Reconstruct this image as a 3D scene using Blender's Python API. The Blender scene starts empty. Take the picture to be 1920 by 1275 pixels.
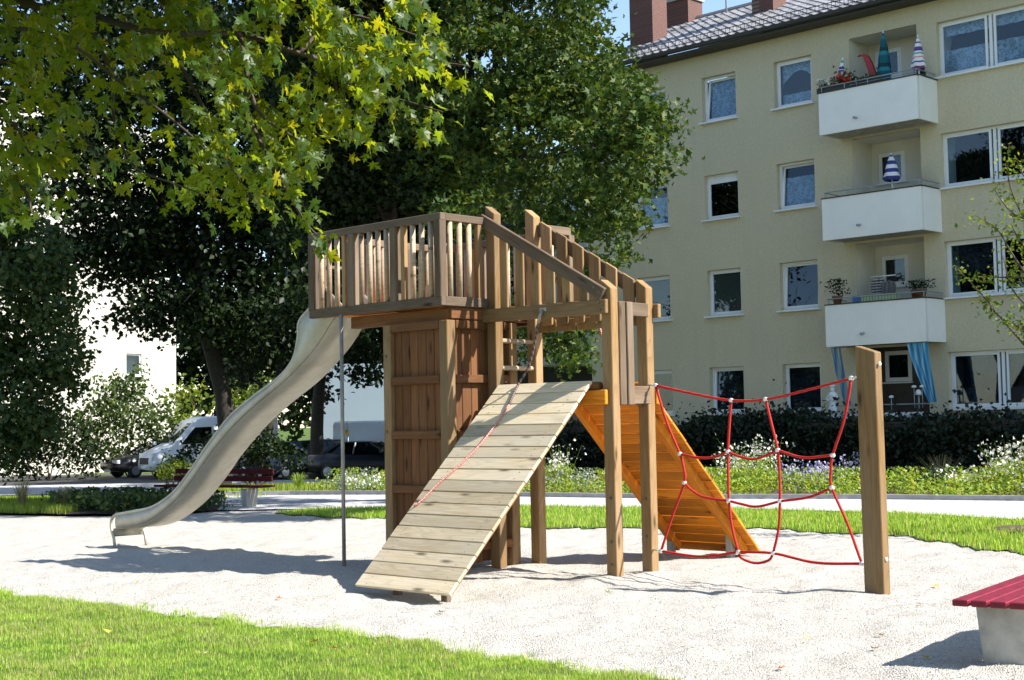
import bpy, bmesh, math, random
import numpy as np
from mathutils import Vector, Matrix
rng = np.random.default_rng(11); random.seed(11)
SC = bpy.context.scene; COL = SC.collection
R = math.radians
# ---------------------------------------------------------------- camera, sky, sun, exposure
FPX, PITCH, ROLL, CAMH = 2700.0, math.atan(153/2700), 0.019, 1.65
cam = bpy.data.cameras.new('camera'); camo = bpy.data.objects.new('camera', cam); COL.objects.link(camo)
cam.sensor_width = 36; cam.lens = FPX/1920*36; cam.clip_end = 2000; cam.clip_start = .1
camo.matrix_world = Matrix.Translation((0, 0, CAMH)) @ Matrix.Rotation(R(90)+PITCH, 4, 'X') @ Matrix.Rotation(-ROLL, 4, 'Z')
SC.camera = camo
SUN_EL, SUN_AZ = R(43), math.atan2(.95, -.31)
w = bpy.data.worlds.new('World'); SC.world = w; w.use_nodes = True
wn = w.node_tree.nodes; bg = wn['Background']
sky = wn.new('ShaderNodeTexSky'); sky.sky_type = 'NISHITA'; sky.sun_disc = False
sky.sun_elevation = SUN_EL; sky.sun_rotation = SUN_AZ; sky.air_density = 1.0; sky.dust_density = .3; sky.ozone_density = 1.0
w.node_tree.links.new(sky.outputs[0], bg.inputs[0]); bg.inputs[1].default_value = .108
sun = bpy.data.lights.new('sun', 'SUN'); sun.energy = 5.0; sun.angle = R(.55); sun.color = (1, .955, .90)
suno = bpy.data.objects.new('sun', sun); COL.objects.link(suno)
sd = Vector((math.cos(SUN_EL)*math.sin(SUN_AZ), math.cos(SUN_EL)*math.cos(SUN_AZ), math.sin(SUN_EL)))
suno.rotation_euler = sd.to_track_quat('Z', 'Y').to_euler(); suno.location = (20, -8, 25)
vs = SC.view_settings; vs.view_transform = 'Standard'; vs.look = 'None'; vs.gamma = 1; vs.use_curve_mapping = False
vs.exposure = 1.28
SC.cycles.max_bounces = 8; SC.cycles.transparent_max_bounces = 16
SC.cycles.use_denoising = True

# ---------------------------------------------------------------- positions from image pixels: picture ray -> point in the place
def ray(px, py):
    a, b = px-960, 637.5-py
    u = a*math.cos(ROLL)+b*math.sin(ROLL); v = -a*math.sin(ROLL)+b*math.cos(ROLL)
    c, s = math.cos(PITCH), math.sin(PITCH)
    return Vector((u/FPX, c-v/FPX*s, s+v/FPX*c))
def at(px, py, Y):
    d = ray(px, py); return Vector((0, 0, CAMH))+d*(Y/d.y)
def ground(px, py, z=0.):
    d = ray(px, py); return Vector((0, 0, CAMH))+d*((z-CAMH)/d.z)
ANG = R(-44)
U = Vector((math.cos(ANG), math.sin(ANG), 0)); V = Vector((-math.sin(ANG), math.cos(ANG), 0)); Z = Vector((0, 0, 1))
O = Vector((1.02, 14.99, 0))
def W(u, v, z): return O+U*u+V*v+Z*z
Q = Vector((5.590, 41.5, 0))
def FW(s, z, off=0.): return Q+U*s-V*off+Z*z          # facade: along, up, outwards

# ---------------------------------------------------------------- helpers
WM = {}
ID = Matrix.Identity(4)
def put(o, M=None, parent=None):
    M = ID if M is None else M
    COL.objects.link(o); WM[o.name] = M
    if parent is not None:
        o.parent = parent; o.matrix_basis = WM[parent.name].inverted() @ M
    else: o.matrix_basis = M
    return o
def tag(o, label=None, cat=None, group=None, kind=None):
    for k, v in (('label', label), ('category', cat), ('group', group), ('kind', kind)):
        if v: o[k] = v
    return o
def thing(name, label, cat, loc, group=None, rotz=0.):
    o = bpy.data.objects.new(name, None); o.empty_display_size = .2
    put(o, Matrix.Translation(loc) @ Matrix.Rotation(rotz, 4, 'Z')); return tag(o, label, cat, group)
def me_obj(name, me, mat=None, M=None, parent=None, smooth=False):
    if mat is not None and not me.materials: me.materials.append(mat)
    if smooth: me.polygons.foreach_set('use_smooth', [True]*len(me.polygons))
    return put(bpy.data.objects.new(name, me), M, parent)
def pmesh(name, verts, faces, mat, M=None, parent=None, smooth=False):
    me = bpy.data.meshes.new(name); me.from_pydata([tuple(v) for v in verts], [], faces); me.validate(); me.update()
    return me_obj(name, me, mat, M, parent, smooth)
def fastmesh(name, Vv, F):
    Vv = np.asarray(Vv, np.float32); F = np.asarray(F, np.int32)
    me = bpy.data.meshes.new(name); n, k = F.shape
    me.vertices.add(len(Vv)); me.vertices.foreach_set('co', Vv.ravel())
    me.loops.add(n*k); me.loops.foreach_set('vertex_index', F.ravel())
    me.polygons.add(n); me.polygons.foreach_set('loop_start', np.arange(0, n*k, k, dtype=np.int32))
    me.polygons.foreach_set('loop_total', np.full(n, k, np.int32)); me.update(calc_edges=True); return me
class MB:                                             # collects shapes for ONE mesh
    def __init__(s): s.v = []; s.f = []
    def add(s, vs_, fs):
        o = len(s.v); s.v += [tuple(x) for x in vs_]; s.f += [tuple(i+o for i in f) for f in fs]
    def box(s, c, ex, ey, ez):                        # centre and three half-edge vectors
        c = Vector(c); P = [c+ex*a+ey*b+ez*d for a in (-1, 1) for b in (-1, 1) for d in (-1, 1)]
        s.add(P, [(0, 1, 3, 2), (4, 6, 7, 5), (0, 4, 5, 1), (2, 3, 7, 6), (0, 2, 6, 4), (1, 5, 7, 3)])
    def bar(s, p0, p1, w_, t, side=None):
        p0, p1 = Vector(p0), Vector(p1); x, y, z = axes(p1-p0, side)
        s.box((p0+p1)/2, (p1-p0)/2, y*w_/2, z*t/2)
    def tube(s, pts, r, n=6, cap=True):
        a, b = tube_geo(pts, r, n, cap); s.add(a, b)
    def build(s, name, mat, parent=None, M=None, smooth=False):
        Mi = (M if M is not None else (WM[parent.name] if parent is not None else ID)); inv = Mi.inverted()
        return pmesh(name, [inv @ Vector(p) for p in s.v], s.f, mat, Mi, parent, smooth)
def axes(d, side=None):
    x = d.normalized(); side = Vector(side) if side is not None else (Z if abs(x.z) < .9 else U)
    y = (side-x*side.dot(x)).normalized(); return x, y, x.cross(y)
def frameM(o, x, y, z):
    return Matrix(((x.x, y.x, z.x, o.x), (x.y, y.y, z.y, o.y), (x.z, y.z, z.z, o.z), (0, 0, 0, 1)))
def tube_geo(pts, r, n=6, cap=True):
    pts = [Vector(p) for p in pts]; m = len(pts); rr = r if isinstance(r, (list, tuple)) else [r]*m
    V_, F_ = [], []; ref = None
    for i, p in enumerate(pts):
        d = (pts[min(i+1, m-1)]-pts[max(i-1, 0)]).normalized()
        if ref is None: ref = d.orthogonal().normalized()
        ref = (ref-d*ref.dot(d)); ref = ref.normalized() if ref.length > 1e-5 else d.orthogonal().normalized()
        b = d.cross(ref)
        for k in range(n):
            a = 2*math.pi*k/n; V_.append(p+(ref*math.cos(a)+b*math.sin(a))*rr[i])
    for i in range(m-1):
        for k in range(n):
            F_.append((i*n+k, i*n+(k+1) % n, (i+1)*n+(k+1) % n, (i+1)*n+k))
    if cap: F_.append(tuple(range(n-1, -1, -1))); F_.append(tuple(range((m-1)*n, m*n)))
    return V_, F_
def tube(name, pts, r, mat, parent=None, n=8, smooth=True, cap=True):
    a, b = tube_geo(pts, r, n, cap); Mi = WM[parent.name] if parent is not None else Matrix.Translation(Vector(pts[0])); inv = Mi.inverted()
    return pmesh(name, [inv @ Vector(p) for p in a], b, mat, Mi, parent, smooth)
def lathe_geo(prof, n=14):
    V_, F_ = [], []; m = len(prof)
    for r, z in prof:
        for k in range(n): a = 2*math.pi*k/n; V_.append((r*math.cos(a), r*math.sin(a), z))
    for i in range(m-1):
        for k in range(n): F_.append((i*n+k, i*n+(k+1) % n, (i+1)*n+(k+1) % n, (i+1)*n+k))
    F_.append(tuple(range(n-1, -1, -1))); F_.append(tuple(range((m-1)*n, m*n))); return V_, F_
_cb = {}
def cbox(L, w_, t, b):
    key = (round(L, 3), round(w_, 3), round(t, 3), b)
    if key in _cb: return _cb[key]
    b = min(b, w_*.3, t*.3); bm = bmesh.new()
    for sx in (-1, 1):
        for sy in (-1, 1):
            for sz in (-1, 1):
                x, y, z = sx*L/2, sy*w_/2, sz*t/2
                bm.verts.new((x, y-sy*b, z-sz*b)); bm.verts.new((x-sx*b, y, z-sz*b)); bm.verts.new((x-sx*b, y-sy*b, z))
    bmesh.ops.convex_hull(bm, input=bm.verts); bmesh.ops.dissolve_limit(bm, angle_limit=.01, verts=bm.verts, edges=bm.edges)
    me = bpy.data.meshes.new('timber'); bm.to_mesh(me); bm.free(); _cb[key] = me; return me
def beam(name, p0, p1, w_, t, mat, parent, side=None, b=.007, slope=None):
    p0, p1 = Vector(p0), Vector(p1); x, y, z = axes(p1-p0, side); L = (p1-p0).length
    me = cbox(L, w_, t, b)
    if me.materials and me.materials[0] != mat or slope is not None: me = me.copy(); me.materials.clear()
    if slope is not None:                             # cut the far end at a slant: (dy, dz) -> shortening
        for v in me.vertices:
            if v.co.x > 0: v.co.x += slope(v.co.y, v.co.z)
    return me_obj(name, me, mat, frameM((p0+p1)/2, x, y, z), parent)
def dup(o, M, parent, name=None):
    c = o.copy(); COL.objects.link(c); WM[c.name] = M; c.parent = parent; c.matrix_basis = WM[parent.name].inverted() @ M; return c
def copy_tree(o, M, parent=None):                     # a thing with its parts and their sub-parts
    c = o.copy(); COL.objects.link(c); WM[c.name] = M
    if parent is not None: c.parent = parent
    else: c.matrix_basis = M
    for ch in [x for x in KIDS.get(o.name, [])]:
        d = copy_tree(ch, M @ ch.matrix_basis, c); d.matrix_basis = ch.matrix_basis
    return c
KIDS = {}
def index_kids():
    KIDS.clear()
    for o in COL.objects:
        if o.parent: KIDS.setdefault(o.parent.name, []).append(o)

# ---------------------------------------------------------------- materials
class N:
    def __init__(s, name):
        s.m = bpy.data.materials.new(name); s.m.use_nodes = True; s.t = s.m.node_tree; s.b = s.t.nodes['Principled BSDF']
        s.out = s.t.nodes['Material Output']
    def n(s, typ, ins=None, **kw):
        x = s.t.nodes.new(typ)
        for k, v in kw.items(): setattr(x, k, v)
        for k, v in (ins or {}).items():
            if hasattr(v, 'is_output'): s.t.links.new(v, x.inputs[k])
            else: x.inputs[k].default_value = v
        return x
    def l(s, a, b): s.t.links.new(a, b)
    def ramp(s, fac, stops, interp='LINEAR'):
        x = s.n('ShaderNodeValToRGB', {0: fac}); x.color_ramp.interpolation = interp
        el = x.color_ramp.elements
        while len(el) < len(stops): el.new(.5)
        for e, (p, c) in zip(el, stops): e.position = p; e.color = (c+(1,) if len(c) == 3 else c) if isinstance(c, tuple) else (c, c, c, 1)
        return x.outputs[0]
    def mix(s, f, a, b, mode='MIX'):
        x = s.n('ShaderNodeMix', data_type='RGBA', blend_type=mode)
        for k, v in ((0, f), (6, a), (7, b)):
            if hasattr(v, 'is_output'): s.l(v, x.inputs[k])
            else: x.inputs[k].default_value = v if k == 0 else (v+(1,) if len(v) == 3 else v)
        return x.outputs[2]
    def math(s, op, a, b=0.):
        x = s.n('ShaderNodeMath', {0: a, 1: b}, operation=op); return x.outputs[0]
    def bump(s, h, st=.3, d=.01):
        x = s.n('ShaderNodeBump', {'Height': h, 'Strength': st, 'Distance': d}); s.l(x.outputs[0], s.b.inputs['Normal'])
    def coord(s, kind='Object', scale=(1, 1, 1), rand=True):
        c = s.n('ShaderNodeTexCoord').outputs[kind]
        if rand:
            o = s.n('ShaderNodeObjectInfo').outputs['Random']; k = s.math('MULTIPLY', o, 43.7)
            c = s.n('ShaderNodeVectorMath', {0: c, 1: k}, operation='ADD').outputs[0]
        return s.n('ShaderNodeMapping', {0: c, 3: scale}).outputs[0]
    def set(s, **kw):
        for k, v in kw.items():
            k = {'col': 'Base Color', 'rough': 'Roughness', 'metal': 'Metallic', 'spec': 'Specular IOR Level', 'trans': 'Transmission Weight', 'coat': 'Coat Weight'}.get(k, k)
            if hasattr(v, 'is_output'): s.l(v, s.b.inputs[k])
            else: s.b.inputs[k].default_value = (v+(1,)) if isinstance(v, tuple) and len(v) == 3 else v
        return s.m
def wood(name, c0, c1, grey, greyamt, dark=.45, ringscale=9., rough=.75):
    s = N(name)
    fine = s.n('ShaderNodeTexNoise', {'Vector': s.coord(scale=(1.1, 26, 26)), 'Scale': 3., 'Detail': 5., 'Roughness': .65}).outputs[0]
    ringv = s.n('ShaderNodeTexNoise', {'Vector': s.coord(scale=(.35, 3.2, 3.2)), 'Scale': 1.6, 'Detail': 1.5, 'Distortion': .35}).outputs[0]
    ring = s.math('FRACT', s.math('MULTIPLY', ringv, ringscale))
    col = s.mix(s.ramp(fine, [(.3, 0.), (.72, 1.)]), c0, c1)
    col = s.mix(s.math('MULTIPLY', s.ramp(ring, [(0, .0), (.55, .15), (.9, 1.), (1., .2)]), .34), col, tuple(x*.5 for x in c0))
    big = s.n('ShaderNodeTexNoise', {'Vector': s.coord(scale=(.7, 2.5, 2.5)), 'Scale': 1.5, 'Detail': 3.}).outputs[0]
    col = s.mix(s.math('MULTIPLY', s.ramp(big, [(.33, 0.), (.66, 1.)]), greyamt), col, grey)
    kn = s.n('ShaderNodeTexVoronoi', {'Vector': s.coord(scale=(1.7, 6.5, 6.5)), 'Scale': 1., 'Randomness': 1.}).outputs['Distance']
    col = s.mix(s.ramp(kn, [(.06, .85), (.11, .5), (.19, 0.)]), col, tuple(x*.2 for x in c0))
    st_ = s.n('ShaderNodeTexNoise', {'Vector': s.coord(scale=(1.6, 5, 5)), 'Scale': 1.3, 'Detail': 5., 'Roughness': .65}).outputs[0]
    col = s.mix(s.math('MULTIPLY', s.ramp(st_, [(.56, 0.), (.8, 1.)]), .38), col, tuple(x*.45 for x in c0))
    rnd = s.n('ShaderNodeObjectInfo').outputs['Random']
    col = s.mix(1., col, s.ramp(rnd, [(0, .66), (1, 1.22)]), 'MULTIPLY')
    s.set(col=col, rough=rough, spec=.12)
    s.bump(s.mix(.5, fine, ring), .35, .004)
    return s.m
M_ = {}
M_['wood'] = wood('wood_post', (.225, .13, .052), (.35, .22, .10), (.33, .26, .18), .3)
M_['rail'] = wood('wood_rail', (.105, .07, .042), (.20, .14, .09), (.25, .205, .165), .4)
M_['orange'] = wood('wood_orange', (.62, .18, .014), (.86, .325, .028), (.33, .125, .028), .5)
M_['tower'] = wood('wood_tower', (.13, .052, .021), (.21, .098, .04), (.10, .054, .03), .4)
M_['plank'] = wood('wood_plank', (.50, .385, .225), (.69, .565, .37), (.61, .54, .425), .55, ringscale=15.)
M_['dowel'] = wood('wood_dowel', (.36, .25, .155), (.50, .38, .26), (.44, .38, .31), .4)
def plain(name, col, rough=.6, metal=0., var=.12, scale=4., spec=.4, bump=0., rand=False, **kw):
    s = N(name)
    nz = s.n('ShaderNodeTexNoise', {'Vector': s.coord(rand=rand), 'Scale': scale, 'Detail': 6., 'Roughness': .6}).outputs[0]
    c = s.mix(s.ramp(nz, [(.3, 0.), (.7, 1.)]), tuple(x*(1-var) for x in col), tuple(min(1, x*(1+var)) for x in col))
    s.set(col=c, rough=rough, metal=metal, spec=spec, **kw)
    if bump: s.bump(nz, bump, .01)
    return s.m
M_['steel'] = plain('steel_galvanised', (.30, .285, .25), .5, .45, .2, 9.)
M_['bolt'] = plain('bolt_dark', (.16, .13, .10), .5, .6)
M_['clamp'] = plain('clamp_aluminium', (.72, .71, .68), .4, .5)
M_['concrete'] = plain('concrete', (.36, .345, .315), .85, 0, .28, 5., bump=.4)
M_['white'] = plain('white_frame', (.76, .78, .80), .35, 0, .03)
M_['parapet'] = plain('parapet_panel', (.86, .85, .81), .6, 0, .04, 1.5)
M_['loggia'] = plain('loggia_wall', (.66, .63, .54), .9, 0, .06, 2.)
M_['terrace'] = plain('loggia_wall_shaded', (.075, .062, .05), .85, 0, .2)  # ground floor loggia wall darkened in colour to stand for shade
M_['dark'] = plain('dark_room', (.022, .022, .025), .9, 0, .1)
M_['rail_metal'] = plain('balcony_rail', (.30, .34, .36), .45, .3)
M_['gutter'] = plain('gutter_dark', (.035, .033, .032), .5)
M_['tyre'] = plain('rubber', (.02, .02, .02), .8); M_['hub'] = plain('hub_alloy', (.4, .4, .4), .4, .7)
M_['lamp'] = plain('headlight', (.75, .78, .8), .15, .2)
M_['soil'] = plain('bed_soil', (.075, .05, .035), .95, 0, .5, 30., bump=.8)
M_['kerb'] = plain('kerb_stone', (.33, .32, .31), .9, 0, .15, 6.)
M_['road'] = plain('asphalt', (.06, .06, .062), .9, 0, .15, 20.)
M_['bark'] = plain('bark', (.032, .026, .021), .95, 0, .45, 14., bump=1.)
M_['twig'] = plain('twig', (.07, .05, .04), .9, 0, .2)
M_['pot'] = plain('flower_pot', (.20, .09, .05), .8)
M_['glass_lamp'] = plain('lantern_white', (.7, .72, .72), .3)
def paint(name, col, rough=.25): return plain(name, col, max(rough, .3), 0, .03, 2., coat=.15)
def stainless():
    s = N('stainless_slide')
    st = s.n('ShaderNodeTexNoise', {'Vector': s.coord(scale=(1, 1, 1), rand=False), 'Scale': 2.2, 'Detail': 8., 'Roughness': .7}).outputs[0]
    sp = s.n('ShaderNodeTexNoise', {'Vector': s.coord(scale=(1, 1, 1), rand=False), 'Scale': 22., 'Detail': 4., 'Roughness': .8}).outputs[0]
    c = s.mix(s.ramp(st, [(.3, 0.), (.7, 1.)]), (.37, .345, .28), (.53, .495, .415))
    c = s.mix(s.ramp(sp, [(.62, 0.), (.74, .55)]), c, (.30, .27, .2))
    s.set(col=c, rough=s.ramp(st, [(.2, .62), (.8, .48)]), metal=.55); s.bump(sp, .06, .003); return s.m
M_['slide'] = stainless()
def sandmat():
    s = N('gravel_chips'); P = s.coord(rand=False)
    vo = s.n('ShaderNodeTexVoronoi', {'Vector': P, 'Scale': 75., 'Randomness': 1.})
    cell = s.n('ShaderNodeSeparateColor', {0: vo.outputs['Color']}).outputs[0]
    nz = s.n('ShaderNodeTexNoise', {'Vector': P, 'Scale': .9, 'Detail': 6., 'Roughness': .6}).outputs[0]
    c = s.ramp(cell, [(0, (.26, .235, .19)), (.08, (.39, .365, .315)), (.5, (.445, .42, .375)), (1, (.50, .48, .435))])
    c = s.mix(s.math('MULTIPLY', s.ramp(nz, [(.35, 0.), (.7, 1.)]), .3), c, (.40, .37, .32))
    s.set(col=c, rough=.95, spec=.1)
    h = s.mix(.35, s.ramp(vo.outputs['Distance'], [(0, 1.), (.7, 0.)]), s.n('ShaderNodeTexNoise', {'Vector': P, 'Scale': 16., 'Detail': 5.}).outputs[0])
    s.bump(h, .7, .025); return s.m
M_['sand'] = sandmat()
def chipmat():
    s = N('chip'); r = s.n('ShaderNodeNewGeometry').outputs['Random Per Island']
    s.set(col=s.ramp(r, [(0, (.18, .155, .12)), (.06, (.32, .295, .25)), (.35, (.41, .39, .345)), (1, (.50, .48, .44))]), rough=.9, spec=.1); return s.m
M_['chip'] = chipmat()
def leafmat(name, cols, transl=.35, tcol=None, gloss=.25, rough=.45):
    s = N(name); r = s.n('ShaderNodeNewGeometry').outputs['Random Per Island']
    k = len(cols); c = s.ramp(r, [(i/(k-1), x) for i, x in enumerate(cols)])
    s.set(col=c, rough=rough, spec=gloss)
    t = s.n('ShaderNodeBsdfTranslucent', {0: s.mix(1., c, tcol or (2.2, 2.4, .9), 'MULTIPLY')})
    mx = s.n('ShaderNodeMixShader', {0: transl, 1: s.b.outputs[0], 2: t.outputs[0]}); s.l(mx.outputs[0], s.out.inputs[0]); return s.m
M_['maple'] = leafmat('leaf_near_maple', [(.022, .058, .008), (.028, .070, .009), (.036, .078, .009), (.044, .074, .009)], .5, (11., 5.7, 1.1), .3, .4)
M_['leaf_big'] = leafmat('leaf_big_maple', [(.020, .044, .008), (.030, .060, .009), (.045, .078, .011), (.10, .115, .016)], .16, (2.2, 2.2, .6), .16, .55)
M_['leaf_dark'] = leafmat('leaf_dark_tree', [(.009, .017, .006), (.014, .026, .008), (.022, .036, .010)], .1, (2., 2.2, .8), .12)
M_['leaf_left'] = leafmat('leaf_left_tree', [(.024, .05, .018), (.035, .066, .02), (.06, .075, .018)], .25)
M_['leaf_shrub'] = leafmat('leaf_shrub', [(.025, .045, .012), (.045, .075, .018), (.085, .11, .025)], .3)
M_['leaf_lime'] = leafmat('leaf_lime', [(.07, .11, .015), (.11, .15, .02), (.16, .16, .025)], .4)
M_['leaf_young'] = leafmat('leaf_young', [(.05, .09, .015), (.075, .12, .02), (.12, .13, .02)], .45, (2.6, 2.4, .8))
M_['yew'] = leafmat('leaf_yew', [(.008, .016, .009), (.014, .024, .013), (.02, .034, .017)], .08)
M_['grass'] = leafmat('grass_blade', [(.11, .22, .02), (.22, .39, .033), (.33, .46, .07), (.52, .50, .18)], .35, (1.7, 1.6, .7), .2)
M_['dry'] = leafmat('grass_dry', [(.28, .23, .11), (.38, .33, .17), (.2, .22, .08)], .3, (1.3, 1.2, .9))
M_['cover'] = leafmat('leaf_cover', [(.11, .21, .025), (.19, .30, .04), (.27, .35, .05), (.32, .29, .05)], .35, (1.8, 1.7, .7))
M_['silver'] = leafmat('leaf_silver', [(.16, .2, .13), (.25, .29, .2), (.33, .37, .28)], .25, (1.2, 1.3, .9))
M_['petal'] = leafmat('petal_white', [(.72, .70, .62), (.8, .78, .72), (.62, .64, .5)], .3, (1., 1., .95))
M_['lilac'] = leafmat('petal_lilac', [(.42, .36, .62), (.55, .5, .75), (.6, .58, .78)], .3, (1., 1., 1.))
M_['redpetal'] = leafmat('petal_red', [(.55, .02, .012), (.7, .05, .03)], .2, (1, 1, 1))
M_['fallen'] = leafmat('leaf_fallen', [(.45, .22, .08), (.6, .42, .12), (.42, .36, .22)], .2, (1, 1, 1))
def lawnmat():
    s = N('lawn_ground'); P = s.coord(rand=False)
    a = s.n('ShaderNodeTexNoise', {'Vector': P, 'Scale': 1.3, 'Detail': 5.}).outputs[0]; b = s.n('ShaderNodeTexNoise', {'Vector': P, 'Scale': 60., 'Detail': 3.}).outputs[0]
    c = s.mix(s.ramp(b, [(.3, 0.), (.7, 1.)]), (.035, .07, .012), (.085, .14, .025)); c = s.mix(s.math('MULTIPLY', s.ramp(a, [(.45, 0.), (.75, 1.)]), .6), c, (.17, .15, .06))
    s.set(col=c, rough=.95, spec=.1); s.bump(b, .6, .03); return s.m
M_['lawn'] = lawnmat()
def pathmat():
    s = N('path_paving'); P = s.coord(rand=False)
    b = s.n('ShaderNodeTexNoise', {'Vector': P, 'Scale': 35., 'Detail': 6.}).outputs[0]; a = s.n('ShaderNodeTexNoise', {'Vector': P, 'Scale': .6, 'Detail': 4.}).outputs[0]
    c = s.mix(b, (.38, .375, .37), (.46, .455, .45)); c = s.mix(s.math('MULTIPLY', a, .35), c, (.34, .335, .33)); s.set(col=c, rough=.9, spec=.1); s.bump(b, .2, .005); return s.m
M_['path'] = pathmat()
def stucco(name, col, bump=.5):
    s = N(name); P = s.coord(rand=False)
    a = s.n('ShaderNodeTexNoise', {'Vector': P, 'Scale': 22., 'Detail': 5., 'Roughness': .75}).outputs[0]; b = s.n('ShaderNodeTexNoise', {'Vector': P, 'Scale': .35, 'Detail': 4.}).outputs[0]
    st = s.n('ShaderNodeTexNoise', {'Vector': s.n('ShaderNodeMapping', {0: P, 3: (2.5, 2.5, .25)}).outputs[0], 'Scale': 1., 'Detail': 3.}).outputs[0]
    c = s.mix(s.ramp(a, [(.33, 0.), (.66, 1.)]), tuple(x*.86 for x in col), tuple(x*1.1 for x in col)); c = s.mix(s.math('MULTIPLY', s.ramp(b, [(.35, 0.), (.7, 1.)]), .22), c, tuple(x*.78 for x in col))
    c = s.mix(s.math('MULTIPLY', s.ramp(st, [(.55, 0.), (.8, 1.)]), .25), c, tuple(x*.72 for x in col))
    s.set(col=c, rough=.95, spec=.1); s.bump(a, bump, .02); return s.m
M_['stucco'] = stucco('stucco_ochre', (.585, .525, .375))
M_['whitewall'] = stucco('stucco_white', (.47, .45, .385), .2)
M_['greywall'] = stucco('stucco_pale', (.62, .66, .68), .2)
def brick():
    s = N('chimney_brick'); c = s.n('ShaderNodeTexCoord').outputs['Object']
    sp = s.n('ShaderNodeSeparateXYZ', {0: c}); cv = s.n('ShaderNodeCombineXYZ', {0: s.math('ADD', sp.outputs[0], sp.outputs[1]), 1: sp.outputs[2]}).outputs[0]
    b = s.n('ShaderNodeTexBrick', {'Vector': cv, 'Color1': (.085, .032, .026, 1), 'Color2': (.12, .045, .033, 1), 'Mortar': (.17, .13, .11, 1), 'Scale': 4.2, 'Mortar Size': .02, 'Brick Width': .5, 'Row Height': .25})
    s.set(col=b.outputs[0], rough=.9); s.bump(b.outputs[1], -.4, .02); return s.m
M_['brick'] = brick()
def tilemat():
    s = N('roof_tile'); r = s.n('ShaderNodeNewGeometry').outputs['Random Per Island']; o = s.n('ShaderNodeObjectInfo').outputs['Random']
    k = s.math('FRACT', s.math('ADD', r, o)); s.set(col=s.ramp(k, [(0, (.13, .128, .132)), (1, (.23, .228, .235))]), rough=.33, spec=.55); return s.m
M_['tile'] = tilemat()
def glassmat(name, tint, rf=.035):
    s = N(name); tr = s.n('ShaderNodeBsdfTransparent', {0: tint+(1,)}); gl = s.n('ShaderNodeBsdfGlossy', {0: (.9, .95, 1, 1), 'Roughness': .015})
    g = s.n('ShaderNodeNewGeometry'); c = s.math('ABSOLUTE', s.n('ShaderNodeVectorMath', {0: g.outputs['Normal'], 1: g.outputs['Incoming']}, operation='DOT_PRODUCT').outputs['Value'])
    f = s.math('ADD', s.math('MULTIPLY', s.math('POWER', s.math('SUBTRACT', 1., c), 5.), .95), rf)
    mx = s.n('ShaderNodeMixShader', {0: f, 1: tr.outputs[0], 2: gl.outputs[0]}); s.l(mx.outputs[0], s.out.inputs[0]); return s.m
M_['glass'] = glassmat('window_glass', (.74, .84, .92)); M_['carglass'] = glassmat('car_glass', (.12, .15, .16))
def lace(name, col, dens, kind=0):
    s = N(name); P = s.coord(rand=False)
    vo = s.n('ShaderNodeTexVoronoi', {'Vector': P, 'Scale': 9. if kind else 14.}).outputs['Distance']
    a = s.ramp(vo, [(.2, dens), (.45, dens*.55), (.6, min(1, dens*1.15))])
    s.set(col=col, rough=.9, spec=.05)
    tl = s.n('ShaderNodeBsdfTranslucent', {0: col+(1,)}); m1 = s.n('ShaderNodeMixShader', {0: .35, 1: s.b.outputs[0], 2: tl.outputs[0]})
    tr = s.n('ShaderNodeBsdfTransparent'); mx = s.n('ShaderNodeMixShader', {0: a, 1: tr.outputs[0], 2: m1.outputs[0]}); s.l(mx.outputs[0], s.out.inputs[0]); return s.m
M_['lace'] = lace('lace_curtain', (.85, .88, .9), .97, 1); M_['net'] = lace('net_curtain', (.13, .135, .15), .4)
M_['blind'] = plain('blind_brown', (.10, .082, .045), .8, 0, .2, 20.)
def ropemat(name, col, twist=None):
    s = N(name)
    uv = s.n('ShaderNodeTexCoord').outputs['Object']
    wv = s.n('ShaderNodeTexWave', {'Vector': uv, 'Scale': 11. if twist else 28., 'Distortion': 0.}, bands_direction='DIAGONAL')
    if twist: c = s.ramp(wv.outputs['Fac'], twist, 'CONSTANT')
    else: c = s.mix(wv.outputs['Fac'], tuple(x*.7 for x in col), col)
    s.set(col=c, rough=.75, spec=.2); s.bump(wv.outputs['Fac'], .4, .004); return s.m
M_['rope'] = ropemat('rope_red', (.48, .028, .022))
M_['rope_mix'] = ropemat('rope_coloured', None, [(0, (.55, .05, .05)), (.28, (.7, .5, .12)), (.5, (.7, .68, .64)), (.72, (.12, .15, .42)), (.88, (.6, .1, .1))])
M_['rope_dark'] = ropemat('rope_sleeve', None, [(0, (.05, .045, .05)), (.45, (.22, .19, .18)), (.7, (.07, .06, .08)), (.88, (.3, .16, .1))])
M_['red'] = plain('bench_red', (.165, .008, .022), .55, 0, .32, 14., spec=.35, bump=.15)
M_['redshade'] = plain('bench_red_shaded', (.055, .009, .011), .8, 0, .25, 10., spec=.1)  # far bench: its tree shade is put into this darker red
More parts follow.
